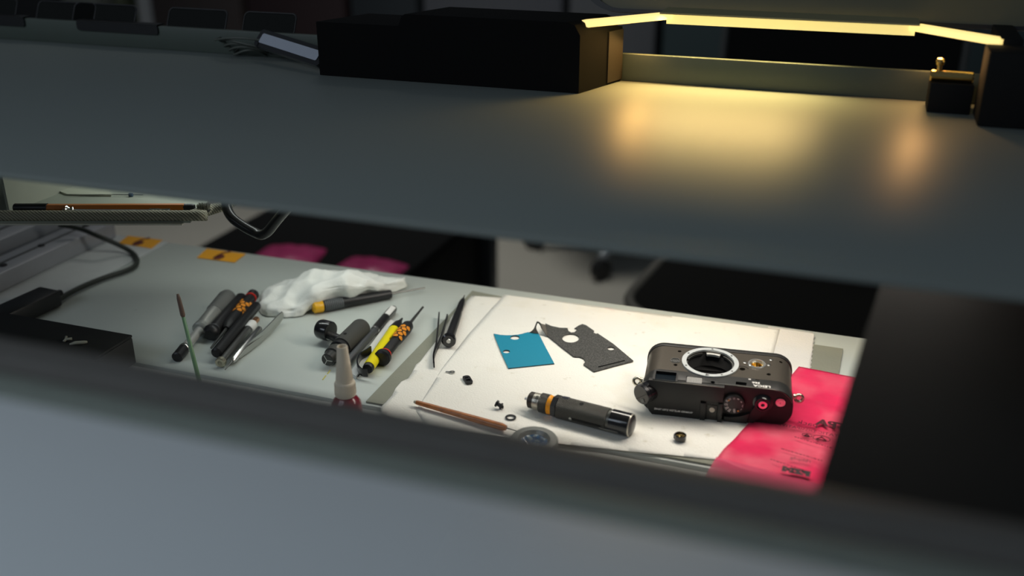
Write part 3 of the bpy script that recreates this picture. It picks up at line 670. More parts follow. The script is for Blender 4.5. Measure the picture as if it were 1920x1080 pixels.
# ---------------------------------------------------------------- leatherette with blue backing
lt = thing('camera_leatherette', 'peeled grey camera covering folded open with its bright blue backing', 'covering', (0, 0, 0))
z0 = 0.0030
blue = [(925.6, 626.5), (937.5, 628.7), (949, 629.6), (960.4, 629.4), (971, 628.4), (978.7, 626.9), (985, 625), (990.2, 623.7), (1009.7, 626), (1016, 638), (1024, 654), (1039, 681.9), (996, 686.5), (953, 691), (943, 669), (934, 648)]
def upx(pts, h): return [tuple(at(x, y, h)[:2]) for x, y in pts]
def ell(cx, cy, rx, ry, h, n=20): return upx([(cx+rx*math.cos(2*math.pi*q/n), cy+ry*math.sin(2*math.pi*q/n)) for q in range(n)], h)
prism('blue_backing', upx(blue, z0), BZ+z0, BZ+z0+0.0006, m_blue, lt, holes=[ell(965.4, 633.8, 9, 4.1, z0), ell(949.4, 660, 6.8, 3.3, z0)])
prism('covering_back', upx([(x+.5, y+1.1) for x, y in blue], z0-.0006), BZ+z0-0.0007, BZ+z0-0.0001, m_leather, lt, holes=[ell(965.4, 634.3, 9, 4.1, z0), ell(949.4, 660.5, 6.8, 3.3, z0)])
grey = [(1022.5, 607.5), (1034, 612.5), (1050, 615.8), (1064, 616.2), (1066, 622), (1071, 624.8), (1077, 624.2), (1083, 618.5), (1077, 616.8), (1085, 611.5), (1092, 608.8), (1099, 611), (1114, 621.5), (1113, 625), (1117.5, 627.2), (1120.5, 626.2),
        (1150, 646), (1187.7, 677.8), (1150, 688), (1114, 697.8), (1094, 684.3), (1097.5, 679), (1094.5, 673.5), (1086.5, 669.8), (1076, 669.6), (1052, 651.5), (1026.5, 630.5)]
def lift(x, y):
    p = at(1022, 608, z0); d = math.hypot(x-p.x, y-p.y); return 0.003*max(0, 1-d/0.02)
prism('grey_covering', upx(grey, z0), BZ+z0, BZ+z0+0.0008, m_leather, lt, holes=[ell(1070, 635.3, 16, 8.4, z0, 28), ell(1145.6, 654.6, 6.8, 3.2, z0)])
bm = bmesh.new()
e1 = [at(992, 624.2, z0+.0004), at(1000, 618, 0.008), at(1004, 608.5, 0.013), at(1007, 603.2, 0.016), at(1014, 606.5, 0.0145), at(1024, 609.0, z0+.0008)]
e2 = [at(1009.7, 626.2, z0+.0004), at(1006, 618, 0.008), at(1005.5, 611, 0.012), at(1009, 606, 0.0145), at(1015, 614, 0.010), at(1027, 630.5, z0+.0006)]
e1 = smooth_path(e1, 4); e2 = smooth_path(e2, 4); va = [bm.verts.new(p) for p in e1]; vb = [bm.verts.new(p) for p in e2]
for i in range(len(va)-1): bm.faces.new((va[i], va[i+1], vb[i+1], vb[i]))
o = obj('joining_strip', bm, mat('leather_inside', (0.11, 0.10, 0.085), 0.8), lt, smooth=True); o.modifiers.new('t', 'SOLIDIFY').thickness = 0.0007
tube('embossed_bar', [at(1122, 688.0, z0+.0009), at(1171, 676, z0+.0009)], 0.0009, m_blackm, lt, 6, flat=0.4)

# ---------------------------------------------------------------- small loose parts on the cloth
def small(name, px, h, label, cat, group=None):
    p = at(px[0], px[1], h); return thing(name, label, cat, (p.x, p.y, BZ+h), R(12), group)
t = small('ring_terminal', (846, 698), 0.003, 'tiny pale eyelet lug beside the tweezers', 'eyelet')
prism('eyelet', [(x*MM, y*MM) for x, y in circle(.8, 0, 2.4)], 0, .5*MM, m_steel, t, holes=[[(x*MM, y*MM) for x, y in circle(.8, 0, 1.1)]])
box('tab', (-5*MM, -.7*MM, 0), (-1.2*MM, .7*MM, .5*MM), m_steel, t)
t = small('latch_plate', (877, 714), 0.003, 'small black slotted plate below the eyelet lug', 'plate')
t.rotation_euler = (0, 0, R(-52))
bm = bmesh.new(); bm_prism(bm, [(x*MM, y*MM) for x, y in rrect(-7, -3.2, 6.5, 3.2, 2.6)], 0, 1.6*MM, [[(x*MM, y*MM) for x, y in rrect(0, -1.8, 3.4, 1.8, .4)], [(x*MM, y*MM) for x, y in rrect(-3.6, -1.6, -2.0, 1.4, .3)]])
obj('plate', bm, m_black, t); box('plate_floor', (-6.6*MM, -2.2*MM, -.3*MM), (6*MM, 2.2*MM, 0.5*MM), m_cdark, t)
t = small('spool_part', (936, 765), 0.0030, 'tiny black flanged part above the black ring', 'part')
lathe('spool', [(-2.8, 0), (-2.8, 2.9), (-1.6, 2.9), (-1.4, 1.7), (1.2, 1.7), (1.4, 2.6), (2.4, 2.6), (2.4, 0)], m_black, t, 18, Matrix.Translation((0, 0, 2.9*MM)) @ Matrix.Rotation(R(-20), 4, 'Z') @ Matrix.Rotation(R(18), 4, 'Y'))
box('finger', (1.0*MM, -1*MM, 0), (3.6*MM, .6*MM, 2.4*MM), m_black, t, .0003)
t = small('black_washer', (957.5, 783), 0.003, 'flat thin black ring lying near the glass dish', 'washer')
prism('washer_ring', [(x*MM, y*MM) for x, y in circle(0, 0, 4.4, n=36)], 0, .5*MM, m_black, t, holes=[[(x*MM, y*MM) for x, y in circle(0, 0, 2.9, n=36)]])
t = small('brass_bushing', (1275, 824), 0.0030, 'small black cup with a shiny brass inside in front of the camera', 'bushing')
lathe('cup', [(0, 0), (0, 4.2), (.4, 4.6), (4.2, 4.6), (4.5, 4.3), (4.5, 3.7), (1.6, 3.5), (1.6, 0)], m_gloss, t, 32, ZUP)
lathe('brass_insert', [(1.6, 0), (1.6, 3.6), (3.2, 3.3), (3.2, 1.7), (3.9, 1.2), (3.9, .5), (3.2, 0)], m_brass, t, 24, ZUP)
box('notch', (-5.0*MM, -.9*MM, 1*MM), (-4.2*MM, .9*MM, 4.4*MM), m_black, t, .0003)

# tweezers on the cloth
tw = thing('black_tweezers', 'slim black tweezers lying open on the left edge of the cloth', 'tweezers', (0, 0, 0))
def strip(name, pts, w, th, mat_, parent):
    """flat metal strip standing on its edge: vertical height w"""
    bm = bmesh.new(); rows = []
    for i, p in enumerate(pts):
        a = pts[max(i-1, 0)]; b = pts[min(i+1, len(pts)-1)]; d = (b-a); d.z = 0; d.normalize(); n = Vector((-d.y, d.x, 0))*th/2
        ww = w[i] if isinstance(w, (list, tuple)) else w
        rows.append([bm.verts.new(p+n), bm.verts.new(p-n), bm.verts.new(p-n+UP*ww), bm.verts.new(p+n+UP*ww)])
    for r0, r1 in zip(rows, rows[1:]):
        for q in range(4): bm.faces.new((r0[q], r0[(q+1) % 4], r1[(q+1) % 4], r1[q]))
    bm.faces.new(rows[0]); bm.faces.new(rows[-1][::-1]); return obj(name, bm, mat_, parent)
hz = 0.0032
strip('arm', smooth_path([at(814, 689, hz), at(813, 672, hz), at(818, 650, hz), at(821, 622, hz), at(823.5, 592, hz)], 5), 0.0042, 0.0012, m_black, tw)
strip('arm', smooth_path([at(814, 689.5, hz), at(813.6, 672, hz), at(822, 650, hz), at(831, 625, hz), at(839, 596, hz)], 5), 0.0042, 0.0012, m_black, tw)
# black driver next to tweezers
t, L = axis_thing('black_mini_driver', 'black slim screwdriver with silver dot on its round cap, beside the tweezers', 'screwdriver', (841.5, 638), 0.0095, (868, 562), 0.0050)
lathe('swivel_cap', [(-2, 0), (-2, 5.2), (-1, 6.6), (2.2, 6.6), (3, 5.6), (3, 0)], m_gloss, t, 36)
lathe('cap_stud', [(-2.6, 0), (-2.6, 1.9), (-2, 2.3), (-1.9, 0)], m_steel, t, 20)
lathe('handle', [(3, 3.6), (L*.12, 4.3), (L*.62, 3.9), (L*.70, 3.0), (L*.72, 3.4), (L*.9, 3.2), (L, 2.0), (L, 0)], m_black, t, 20)
lathe('tip', [(L, 1.0), (L+12, .6), (L+12, 0)], m_dsteel, t, 8)

# ---------------------------------------------------------------- right group of tools on the bench
# hook and collet vise
t, L = axis_thing('collet_vise', 'dark knurled pin vise with split collet nose and open side cup', 'pin vise', (613, 676), 0.0085, (679, 613), 0.0100)
m_kd = knurl('knurled_dark', (0.055, 0.055, 0.05), (0.14, 0.14, 0.13), 0.0016, 34, 0.00015, 0.3, 0.55)
lathe('collet', [(0, 1.2), (0, 5.0), (1, 5.8), (9, 6.2), (9.5, 6.2)], mat('collet_metal', (0.07, 0.07, 0.068), 0.35, 0.7), t, 24)
bm = bmesh.new()
for a in (90, 210, 330): bm_box(bm, (-0.1*MM, -0.35*MM, 0), (.8*MM, .35*MM, 5.2*MM), M=Matrix.Rotation(R(a), 4, 'X'))
obj('collet_slots', bm, m_steel, t)
lathe('neck_nut', [(9, 6.4), (9.6, 7.6), (17, 7.8), (17.8, 6.6), (21, 6.6)], m_kd, t, 24)
lathe('neck_ring', [(20.5, 7.6), (21, 8.6), (24, 8.6), (24.6, 7.6), (27, 7.6)], m_black, t, 24)
lathe('barrel', [(26.5, 7), (27.2, 8.9), (L-3, 9.3), (L-.5, 8.6), (L, 7), (L+.2, 0)], m_kd, t, 32)
lathe('barrel_hole', [(0, 0), (8.2, 1.6), (9.3, 1.6), (9.3, 0)], m_cdark, t, 14, Matrix.Translation((36*MM, 0, 0)) @ Matrix.Rotation(R(-90), 4, 'Y'))
a = at(611, 619, 0.012)
cb = bmesh.new(); Mx = t.matrix_world.inverted() @ Matrix.Translation(a) @ Matrix.Rotation(R(-12), 4, 'Z')
bm_lathe(cb, [(-7*MM, 0), (-7*MM, 8.6*MM), (-5*MM, 9.4*MM), (5*MM, 9.4*MM), (6*MM, 8.8*MM), (6*MM, 7.4*MM), (-5*MM, 7.0*MM), (-5*MM, 0)], 32, Mx)
cup = obj('side_cup', cb, m_gloss, t, autosmooth=35)
lathe('cup_ring', [(4.6, 8.3), (6.1, 8.3), (6.1, 7.7)], m_steel, cup, 32, Mx)
tube('side_bar', [t.matrix_world.inverted() @ at(618, 628, 0.010), t.matrix_world.inverted() @ at(645, 640, 0.011)], 0.0042, m_black, t)
# felt pen
t, L = axis_thing('label_pen', 'dark pen with silver white label section behind the yellow marker', 'pen', (642, 689), 0.0045, (738, 579), 0.0050)
lathe('pen_barrel', [(0, 0), (0, 2.5), (2, 3.4), (L*.60, 3.6), (L*.62, 3.9)], mat('slate_barrel', (0.06, 0.065, 0.07), 0.35), t, 20)
lathe('grip', [(L*.60, 4.0), (L*.63, 4.3), (L*.82, 4.4), (L*.83, 4.2)], m_black, t, 20)
lathe('joint_ring', [(L*.595, 4.05), (L*.61, 4.35), (L*.625, 4.05)], m_steel, t, 20)
lathe('cap', [(L*.82, 4.5), (L*.95, 4.5), (L, 3.6), (L+1, 0)], m_dsteel, t, 20)
box('white_label', (L*.83*MM, -2.6*MM, 3.6*MM), (L*.975*MM, 2.6*MM, 4.7*MM), m_white, t, .0005, M=Matrix.Rotation(R(22), 4, 'X'))
# white flat spatula
wt = thing('white_plastic_strip', 'long white plastic strip lying between the dark pen and the yellow marker', 'strip', (0, 0, 0))
prism('strip', P2([(656, 700), (668, 707), (742, 606), (731, 600)], 0.002), BZ+0.0001, BZ+0.003, m_white, wt)
tube('edge_line', [at(671, 706, .0026), at(744, 606, .0026)], 0.0006, m_black, wt, 6)
# yellow marker
t, L = axis_thing('yellow_marker', 'bright yellow marker with black pointed tip and black curled clip', 'marker', (689, 692), 0.0065, (754, 597), 0.0065)
lathe('barrel', [(4, 3.6), (4.2, 5.0), (9, 5.2), (L*.74, 5.4), (L*.75, 5.2)], m_yellow, t, 28)
lathe('pointed_tip', [(L*.745, 5.6), (L*.76, 5.5), (L*.86, 4.4), (L*.93, 2.0), (L, .8), (L, 0)], m_black, t, 24)
lathe('end_plug', [(0, 0), (0, 4.2), (1, 4.8), (4.5, 4.8)], m_black, t, 20)
pp = [(690, 706, .0034), (680, 705, .0034), (672, 697, .0034), (671, 686, .0034), (677, 675, .0034), (688, 668, .0036), (696, 662, .0040)]
clip_ = strip('clip', smooth_path([at(*p) for p in pp], 5), 0.0070, 0.0013, m_gloss, None)
bpy.context.view_layer.update(); clip_.data.transform(t.matrix_world.inverted()); clip_.parent = t
# black and orange driver
def honey_driver(name, label, p1, h1, p2, h2, shaft, cap_at_start=True, capr=7.0, rr=5.0, seed=3, ang=(R(30), R(165)), grp=None, hexat=(.50, .80)):
    t, L = axis_thing(name, label, 'screwdriver', p1, h1, p2, h2, grp)
    cap = lathe('swivel_cap', [(0, 0), (0, capr*.75), (1.4, capr), (5.5, capr), (8, capr*.72), (9, rr*.8)], m_black, t, 32)
    lathe('red_ring', [(9, rr*.9), (9.2, rr*1.12), (10.6, rr*1.12), (10.8, rr*.9)], m_red, t, 28)
    lathe('handle', [(10.6, rr*.92), (12, rr), (L*.45, rr*.95), (L*.55, rr*1.08), (L*.84, rr*1.2), (L*.93, rr*1.1), (L, rr*.6), (L, 0)], mat('handle_black', (0.014, 0.014, 0.015), 0.5), t, 28)
    hexes('honeycomb_print', L*hexat[0], L*hexat[1], ang[0], ang[1], rr*1.225, m_orange, t, 3.0, .85, seed)
    lathe('shaft', [(L-.5, 1.6), (L+shaft*.4, 1.4), (L+shaft, 1.1), (L+shaft, 0)], m_dsteel, t, 12)
    return t
honey_driver('honeycomb_driver', 'black screwdriver with orange honeycomb print and red ring beside the yellow marker', (715, 673), 0.0082, (768, 607), 0.0078, 40, capr=7.4, rr=4.9, grp='orange honeycomb screwdrivers')
# yellow capped driver
t, L = axis_thing('yellow_cap_driver', 'black screwdriver with amber yellow cap lying across the crumpled tissue', 'screwdriver', (586, 577), 0.0070, (733, 551), 0.0055)
lathe('cap', [(0, 0), (0, 4.2), (1.4, 5.8), (9.5, 6.0), (10.5, 5.4)], m_amber, t, 28)
hd = lathe('handle', [(10, 5.2), (10.6, 5.8), (40, 5.4), (L-2, 4.6), (L, 4.2), (L, 0)], m_black, t, 28)
bm = bmesh.new()
for q in range(10): bm_lathe(bm, [((12+q*1.9)*MM, 5.7*MM), ((12.2+q*1.9)*MM, 6.0*MM), ((13.1+q*1.9)*MM, 5.95*MM), ((13.3+q*1.9)*MM, 5.6*MM)], 24)
obj('grip_rings', bm, mat('grip_grey', (0.12, 0.13, 0.135), 0.6), hd, smooth=True)
lathe('shaft', [(L-1, 1.2), (L+16, 1.0), (L+37, .8), (L+38, 0)], m_dsteel, t, 12)
# yellow stain on the bench
bm = bmesh.new()
for p, q in (((605, 712), (611, 704)), ((614, 701), (619, 694))): bm_tube(bm, [at(p[0], p[1], .0002), at(q[0], q[1], .0002)], 0.0006, 6, flat=.4)
tagp(obj('paint_streak', bm, mat('yellow_stain', (0.55, 0.50, 0.12), .6)), 'thin yellow paint streaks on the bench by the collet vise', 'stain')

# ---------------------------------------------------------------- crumpled tissue
rows = [  # front -> back, each (px, py, h)
    [(483, 575, .001), (487, 592, .0010), (520, 595, .0010), (554, 598, .0010), (582, 584, .0012), (612, 560, .012), (650, 557, .010), (690, 556, .0060), (728, 551, .0040), (757, 541, .0010)],
    [(482, 565, .004), (488, 575, .0080), (520, 578, .0110), (552, 580, .0110), (578, 566, .0140), (608, 549, .020), (650, 546, .020), (690, 548, .0140), (728, 545, .0090), (760, 535, .0030)],
    [(488, 555, .006), (500, 556, .0120), (525, 556, .0180), (552, 556, .0140), (583, 546, .0240), (612, 538, .026), (650, 533, .029), (690, 541, .0200), (722, 540, .0120), (759, 530, .0070)],
    [(498, 540, .006), (508, 534, .0180), (527, 545, .0100), (553, 528, .0260), (585, 525, .0220), (612, 524, .028), (648, 518, .033), (686, 532, .0240), (716, 534, .0170), (757, 526, .0100)],
    [(502, 536, .004), (508, 531, .0170), (533, 531, .0120), (570, 508, .0340), (594, 497, .0370), (614, 515, .028), (662, 501, .037), (690, 520, .0280), (714, 528, .0180), (760, 523, .0100)],
    [(512, 534, .0005), (519, 530, .0040), (546, 528, .0040), (580, 512, .0140), (604, 508, .0120), (628, 512, .012), (672, 508, .014), (700, 519, .0100), (722, 526, .0050), (762, 525, .0006)],
]
bm = bmesh.new(); g = [[bm.verts.new(at(*p)) for p in r] for r in rows]
for a, b in zip(g, g[1:]):
    for i in range(len(a)-1): bm.faces.new((a[i], a[i+1], b[i+1], b[i]))
o = obj('crumpled_tissue', bm, m_tissue, smooth=True)
o.modifiers.new('s', 'SUBSURF').levels = 1; o.modifiers['s'].render_levels = 1
q_ = o.modifiers.new('q', 'SUBSURF'); q_.subdivision_type = 'SIMPLE'; q_.levels = q_.render_levels = 2
tx = bpy.data.textures.new('crumple', 'VORONOI'); tx.noise_scale = 0.020; tx.distance_metric = 'DISTANCE'; tx.noise_intensity = 1.2
dm = o.modifiers.new('d', 'DISPLACE'); dm.texture = tx; dm.texture_coords = 'GLOBAL'; dm.strength = 0.008; dm.mid_level = 0.6
o.modifiers.new('t', 'SOLIDIFY').thickness = 0.0004
tagp(o, 'crumpled white tissue lying behind the tools on the bench', 'tissue')

# ---------------------------------------------------------------- left group of tools
t, L = axis_thing('micrometer_tool', 'grey metal handled tool with knurled barrel and black tip, leftmost of the bundle', 'tool', (331, 671), 0.0045, (428, 556), 0.0110)
lathe('black_tip', [(0, 0), (0, 3.8), (1, 4.9), (L*.12, 5.0), (L*.125, 4.4), (L*.15, 4.4)], m_black, t, 24)
lathe('tip_ring', [(L*.125, 4.8), (L*.13, 5.2), (L*.15, 5.2), (L*.155, 4.8)], m_steel, t, 24)
lathe('spindle', [(L*.15, 4.0), (L*.43, 4.3)], mat('spindle_steel', (.55, .55, .52), .35, .5), t, 20)
lathe('sleeve', [(L*.42, 6.6), (L*.43, 7.8), (L*.47, 7.8), (L*.48, 6.4), (L*.52, 7.2), (L*.70, 7.8), (L*.72, 7.6)], mat('satin_steel', (0.42, 0.43, 0.40), .35, .6), t, 28)
lathe('thimble', [(L*.71, 7.9), (L*.72, 8.6), (L*.96, 8.9), (L, 7.8), (L+.5, 0)], knurl('knurled_steel', (0.16, 0.165, 0.16), (0.38, 0.38, 0.36), .0018, 30, .0002, .6, .5), t, 28)
honey_driver('honeycomb_driver', 'black screwdriver with orange honeycomb print behind the long black tube driver', (476, 551), 0.0085, (424, 617), 0.0065, 38, capr=5.8, rr=5.2, seed=8, ang=(R(10), R(150)), grp='orange honeycomb screwdrivers', hexat=(.34, .62))
t, L = axis_thing('ball_cap_driver', 'black ball capped driver half hidden in the left bundle', 'screwdriver', (392, 628), 0.0085, (455, 556), 0.0085)
lathe('ball_cap', [(0, 0), (0.6, 4.4), (3, 7.0), (6, 7.8), (9, 7.0), (11, 5)], m_black, t, 32)
lathe('steel_ring', [(10.4, 5.0), (10.6, 6.2), (12.4, 6.2), (12.6, 5)], m_steel, t, 28)
lathe('handle', [(12, 4.8), (14, 5.6), (L-4, 5.6), (L, 3.6), (L, 0)], m_black, t, 28)
t, L = axis_thing('black_tube_driver', 'long matt black rounded tube driver in the middle of the left bundle', 'screwdriver', (404, 664), 0.0080, (482, 572), 0.0120)
lathe('tube', [(0, 0), (.6, 3.4), (2.2, 5.0), (L*.5, 5.2), (L-2, 4.6), (L, 3.6), (L, 0)], m_black, t, 28)
t, L = axis_thing('steel_pin_vise', 'slim steel pin vise with a hollow round end and white collar', 'pin vise', (412, 681), 0.0052, (480, 600), 0.0075)
lathe('ring_end', [(0, 2.4), (0, 4.0), (.8, 4.6), (4, 4.6), (5, 3.6), (5, 2.2), (0, 2.2)], mat('nickel_brass', (0.5, 0.47, 0.36), .3, .9), t, 28)
lathe('shank', [(4.5, 3.2), (L*.75, 3.6), (L*.78, 3.2)], m_dsteel, t, 20)
lathe('white_collar', [(L*.77, 4.0), (L*.78, 4.6), (L*.90, 4.6), (L*.91, 4.0)], m_white, t, 24)
lathe('copper_stud', [(L*.90, 3.2), (L*1.02, 3.0), (L*1.03, 0)], mat('copper', (.6, .3, .16), .3, 1), t, 20)
t, L = axis_thing('clip_probe', 'steel probe with thin dark point and small pocket clip, nearest in the left bundle', 'probe', (422, 693), 0.0030, (487, 616), 0.0080)
lathe('point', [(0, 0), (0, .5), (L*.20, 1.2)], m_dsteel, t, 10)
lathe('shank', [(L*.19, 1.8), (L*.22, 3.0), (L*.98, 3.2), (L, 2.6), (L, 0)], m_steel, t, 18)
box('clip', (L*.30*MM, 2.9*MM, -1.3*MM), (L*.62*MM, 4.0*MM, 1.3*MM), m_chrome, t, .0004, M=Matrix.Rotation(R(-70), 4, 'X'))
tw2 = thing('steel_tweezers', 'long flat steel tweezers reaching from the left bundle to the tissue', 'tweezers', (0, 0, 0))
strip('arm', smooth_path([at(447, 670, .0012), at(470, 650, .003), at(497, 627, .005), at(520, 603, .0065), at(530, 594, .007)], 5), .0055, .0012, m_steel, tw2)
strip('arm', smooth_path([at(449, 672, .0012), at(476, 652, .0012), at(504, 628, .0012), at(525, 605, .003), at(531, 595, .006)], 5), .0050, .0012, mat('pale_steel', (.45, .46, .43), .4, .8), tw2)
# green brush standing up
pb = at(379, 736, 0.0); pt = None
t = thing('green_stick_brush', 'thin green stick with brown tip standing upright left of the red bottle', 'brush', (pb.x, pb.y, BZ))
d = pb - EYE; dist = (pb-EYE).dot(FW)
r = FW + RT*((333-960)/F) - VU*((551-540)/F); top = EYE + r*(dist-0.006)
mid = pb.lerp(top, 0.765)
loc = lambda p: p - Vector((pb.x, pb.y, BZ))
tube('stick', [loc(pb), loc(mid)], [0.0020, 0.0015], m_greenp, t, 12)
tube('tip', [loc(mid), loc(mid.lerp(top, .1)), loc(mid.lerp(top, .8)), loc(top)], [.0013, .0021, .0017, .0010], m_brown, t, 12)
lathe('foot', [(0, 0), (0, 9), (2, 9), (3, 4), (8, 3), (8, 0)], m_black, t, 24, ZUP)

# ---------------------------------------------------------------- black case lower left
p = at(257, 682, 0)
t = thing('black_case', 'flat matt black case at the lower left corner of the bench', 'case', (0, 0, 0))
m_case = mat('case_black', (0.022, 0.022, 0.022), .55)
box('case_body', (-0.80, 0.50, BZ+0.0008), (p.x, p.y, BZ+0.026), m_case, t, 0.0015)
box('lid', (-0.80, 0.50, BZ+0.026), (p.x, p.y, BZ+0.0285), mat('lid_black', (0.014, 0.014, 0.014), .5), t, 0.0008)
for nm, q, lab in (('pale_scrap', (124, 637), 'tiny forked pale scrap on the black case, the upper of two'), ('pale_scrap', (146, 643), 'tiny long pale scrap on the black case, the lower of two')):
    c = at(q[0], q[1], 0.030)
    bm = bmesh.new()
    if 'forked' in lab:
        bm_tube(bm, [(0, -.004, 0), (0, 0, .001), (-.005, .006, .001)], .0016, 8); bm_tube(bm, [(0, 0, .001), (.0055, .004, .001)], .0018, 8)
    else: bm_tube(bm, [(-.0075, -.006, 0), (-.003, -.001, .0004), (.006, .004, .0004), (.008, .007, 0)], [.0012, .0024, .0024, .0014], 8)
    o = obj(nm, bm, mat('pale_scrap', (.30, .30, .24), .7), smooth=True); o.scale = (.7, .7, .7); o.location = (c.x, c.y, BZ+0.0297); tagp(o, lab, 'scrap', 'pale scraps on the black case')

# ---------------------------------------------------------------- left back: stickers, rails, cable, adapter
m_stk = mat('warning_orange', (0.85, 0.38, 0.01), .5)
for pts, lab in (([(222, 456), (240, 442), (305, 450), (284, 466)], 'orange label with dark marks at the far left corner, on the side table'),
                 ([(369, 483), (388, 466), (461, 476), (440, 492)], 'orange label with dark marks on the far edge of the workbench')):
    t = thing('orange_label', lab, 'label', (0, 0, 0), group='orange warning labels')
    q = P2(pts, 0.0008); prism('label_sheet', q, BZ+0.0006, BZ+0.0009, m_stk, t)
    c0 = Vector(q[0]+(0,)).lerp(Vector(q[3]+(0,)), .5); c1 = Vector(q[1]+(0,)).lerp(Vector(q[2]+(0,)), .5)
    a = c0.lerp(c1, .30); b = c0.lerp(c1, .68)
    bm = bmesh.new(); bm_prism(bm, [(a.x+x, a.y+y) for x, y in circle(0, 0, .006, .008, 8)], BZ+.0009, BZ+.0011)
    bm_prism(bm, [(b.x-.004, b.y-.009), (b.x-.001, b.y-.009), (b.x+.001, b.y+.003), (b.x+.006, b.y+.008), (b.x+.002, b.y+.011), (b.x-.003, b.y+.002)], BZ+.0009, BZ+.0011)
    obj('symbol', bm, mat('dark_red_ink', (.12, .02, .01), .6), t)

rl = thing('aluminium_rails', 'pair of pale aluminium rails on the side table at the far left', 'rails', (0, 0, 0))
m_rail = mat('rail_aluminium', (0.42, 0.43, 0.46), .4, .3)
for x0, x1, z1 in ((-0.915, -0.868, .030), (-0.852, -0.812, .020)):
    rr_ = box('rail', (x0, 0.66, BZ+.0005), (x1, 0.895, BZ+z1), m_rail, rl, .002)
    box('rail_groove', (x0+(x1-x0)*.42, 0.66, BZ+z1), (x0+(x1-x0)*.5, 0.895, BZ+z1+.0006), m_dsteel, rr_)
for x, y, z in ((-.888, .795, .030), (-.832, .80, .020), (-.826, .74, .020), (-.832, .87, .02)):
    lathe('screw', [(0, 3.8), (1.5, 3.4), (1.5, 0)], m_black, rl, 14, Matrix.Translation((x, y, BZ+z)) @ ZUP)
box('base_channel', (-0.868, 0.66, BZ+.0005), (-0.852, 0.895, BZ+.004), m_dsteel, rl)
cab = tube('power_cable', smooth_path([at(110, 421, .036), at(150, 429, .030), at(185, 443, .024), at(222, 459, .012), at(247, 473, .004), at(257, 487, .004), at(252, 499, .004), at(232, 509, .004),
                              at(195, 521, .004), at(158, 536, .004), at(128, 551, .004), at(98, 570, .006)], 8), 0.0027, mat('cable_black', (.02, .025, .02), .5), None, 12)
tagp(cab, 'thin black cable curving over the side table into the plug block', 'cable')
a = at(100, 570, 0); 
t = thing('plug_block', 'black mains plug block at the end of the curved cable', 'plug', (a.x, a.y, BZ), R(-90-32))
t.rotation_euler = (0, 0, math.atan2((at(30, 600)-at(98, 568)).y, (at(30, 600)-at(98, 568)).x))
box('housing', (0, -.014, .0005), (.075, .014, .018), m_black, t, .003)
lathe('strain_relief', [(-12, 2.9), (-10, 3.6), (2, 5)], m_black, t, 14, Matrix.Translation((0, 0, .008)))

# ---------------------------------------------------------------- pen tray with pens
o_ = at(398, 417, 0.122)
TM = Matrix((RT, HD, UP)).transposed().to_4x4(); TM.translation = Vector((o_.x, o_.y, BZ+0.122))
tr = thing('pen_tray', 'pale tray with padded woven rim and dark metal arm, holding an orange pen', 'tray', mat=TM)
m_rim = weave('woven_rim', (0.34, 0.33, 0.25), (0.12, 0.115, 0.08), 190)
m_tray = mat('tray_green_white', (0.30, 0.325, 0.27), .5)
def tl(px, py, h): return TM.inverted() @ at(px, py, h)
r1 = tl(432, 380, 0.131)
r1 = tl(431, 381, 0.1265)
path = [(-0.32, 0.0046, 0.0046), (-0.030, 0.0046, 0.0046), (-0.020, 0.0060, 0.0046), (-0.014, 0.011, 0.0048), (r1.x, r1.y, .0048), (r1.x+.01, r1.y+.05, .0048), (r1.x+.03, r1.y+.13, .0048)]
tube('padded_rim', smooth_path(path, 6), 0.0047, m_rim, tr, 16)
box('tray_base', (-0.40, 0.003, -0.0015), (-.020, 0.125, 0.0012), m_tray, tr)
tray_floor = box('tray_floor', (-0.40, 0.008, 0.0012), (-.018, 0.13, 0.0025), m_tray, tr)
lw = tl(20, 397, .125)
box('side_wall', (-0.0015, 0, 0), (0.0015, 0.20, 0.05), mat('side_wall', (.33, .35, .29), .5), tr, M=Matrix.Translation((lw.x-.002, lw.y, .0012)) @ Matrix.Rotation(R(-20), 4, 'Z'))
box('lower_lip', (-0.32, -0.001, -0.0025), (-.026, 0.008, -0.001), mat('lip_pale', (.45, .45, .38), .5), tr, .0004)
arm_px = [(424, 376, .134), (426, 392, .128), (436, 409, .122), (456, 424, .116), (478, 436, .112), (490, 440, .112), (502, 434, .116), (516, 417, .126), (532, 398, .138), (556, 372, .155)]
tube('support_arm', smooth_path([TM.inverted() @ at(*p) for p in arm_px], 6), 0.0044, mat('arm_black', (.03, .03, .03), .28, .3), tr, 14)
a = tl(27, 398, .126); b = tl(365, 394, .126)
# orange fineliner
def tray_thing(name, label, cat, p1, p2, yy, zz, group=None):
    a = Vector((tl(p1, 396, .128).x, yy, zz)); b = Vector((tl(p2, 396, .128).x, yy, zz)); M = TM @ Matrix.Translation(a)
    return thing(name, label, cat, mat=M, group=group), (b-a).length/MM
t, L = tray_thing('orange_pen', 'slim orange pen with black cap lying in the padded tray', 'pen', 27, 365, 0.0135, 0.0088)
lathe('black_cap', [(0, 0), (0, 3.2), (1, 3.9), (L*.185, 4.0), (L*.186, 3.6)], m_black, t, 20)
lathe('orange_barrel', [(L*.183, 3.7), (L*.3, 3.6), (L*.945, 4.0), (L*.946, 3.6)], mat('orange_barrel', (.50, .15, .015), .35), t, 6)
lathe('end_plug', [(L*.943, 3.6), (L*.985, 3.7), (L, 3.0), (L, 0)], m_black, t, 20)
t, L = tray_thing('silver_clip_probe', 'thin steel instrument with a jewelled silver clip lying before the orange pen', 'probe', 122, 322, 0.0100, 0.0082)
lathe('finial', [(0, 0), (0, 2), (2, 3.2), (3.4, 4.6), (5, 2.6), (6.5, 1.6), (8, 3.0), (9, 2.2), (9.6, 1)], m_chrome, t, 8)
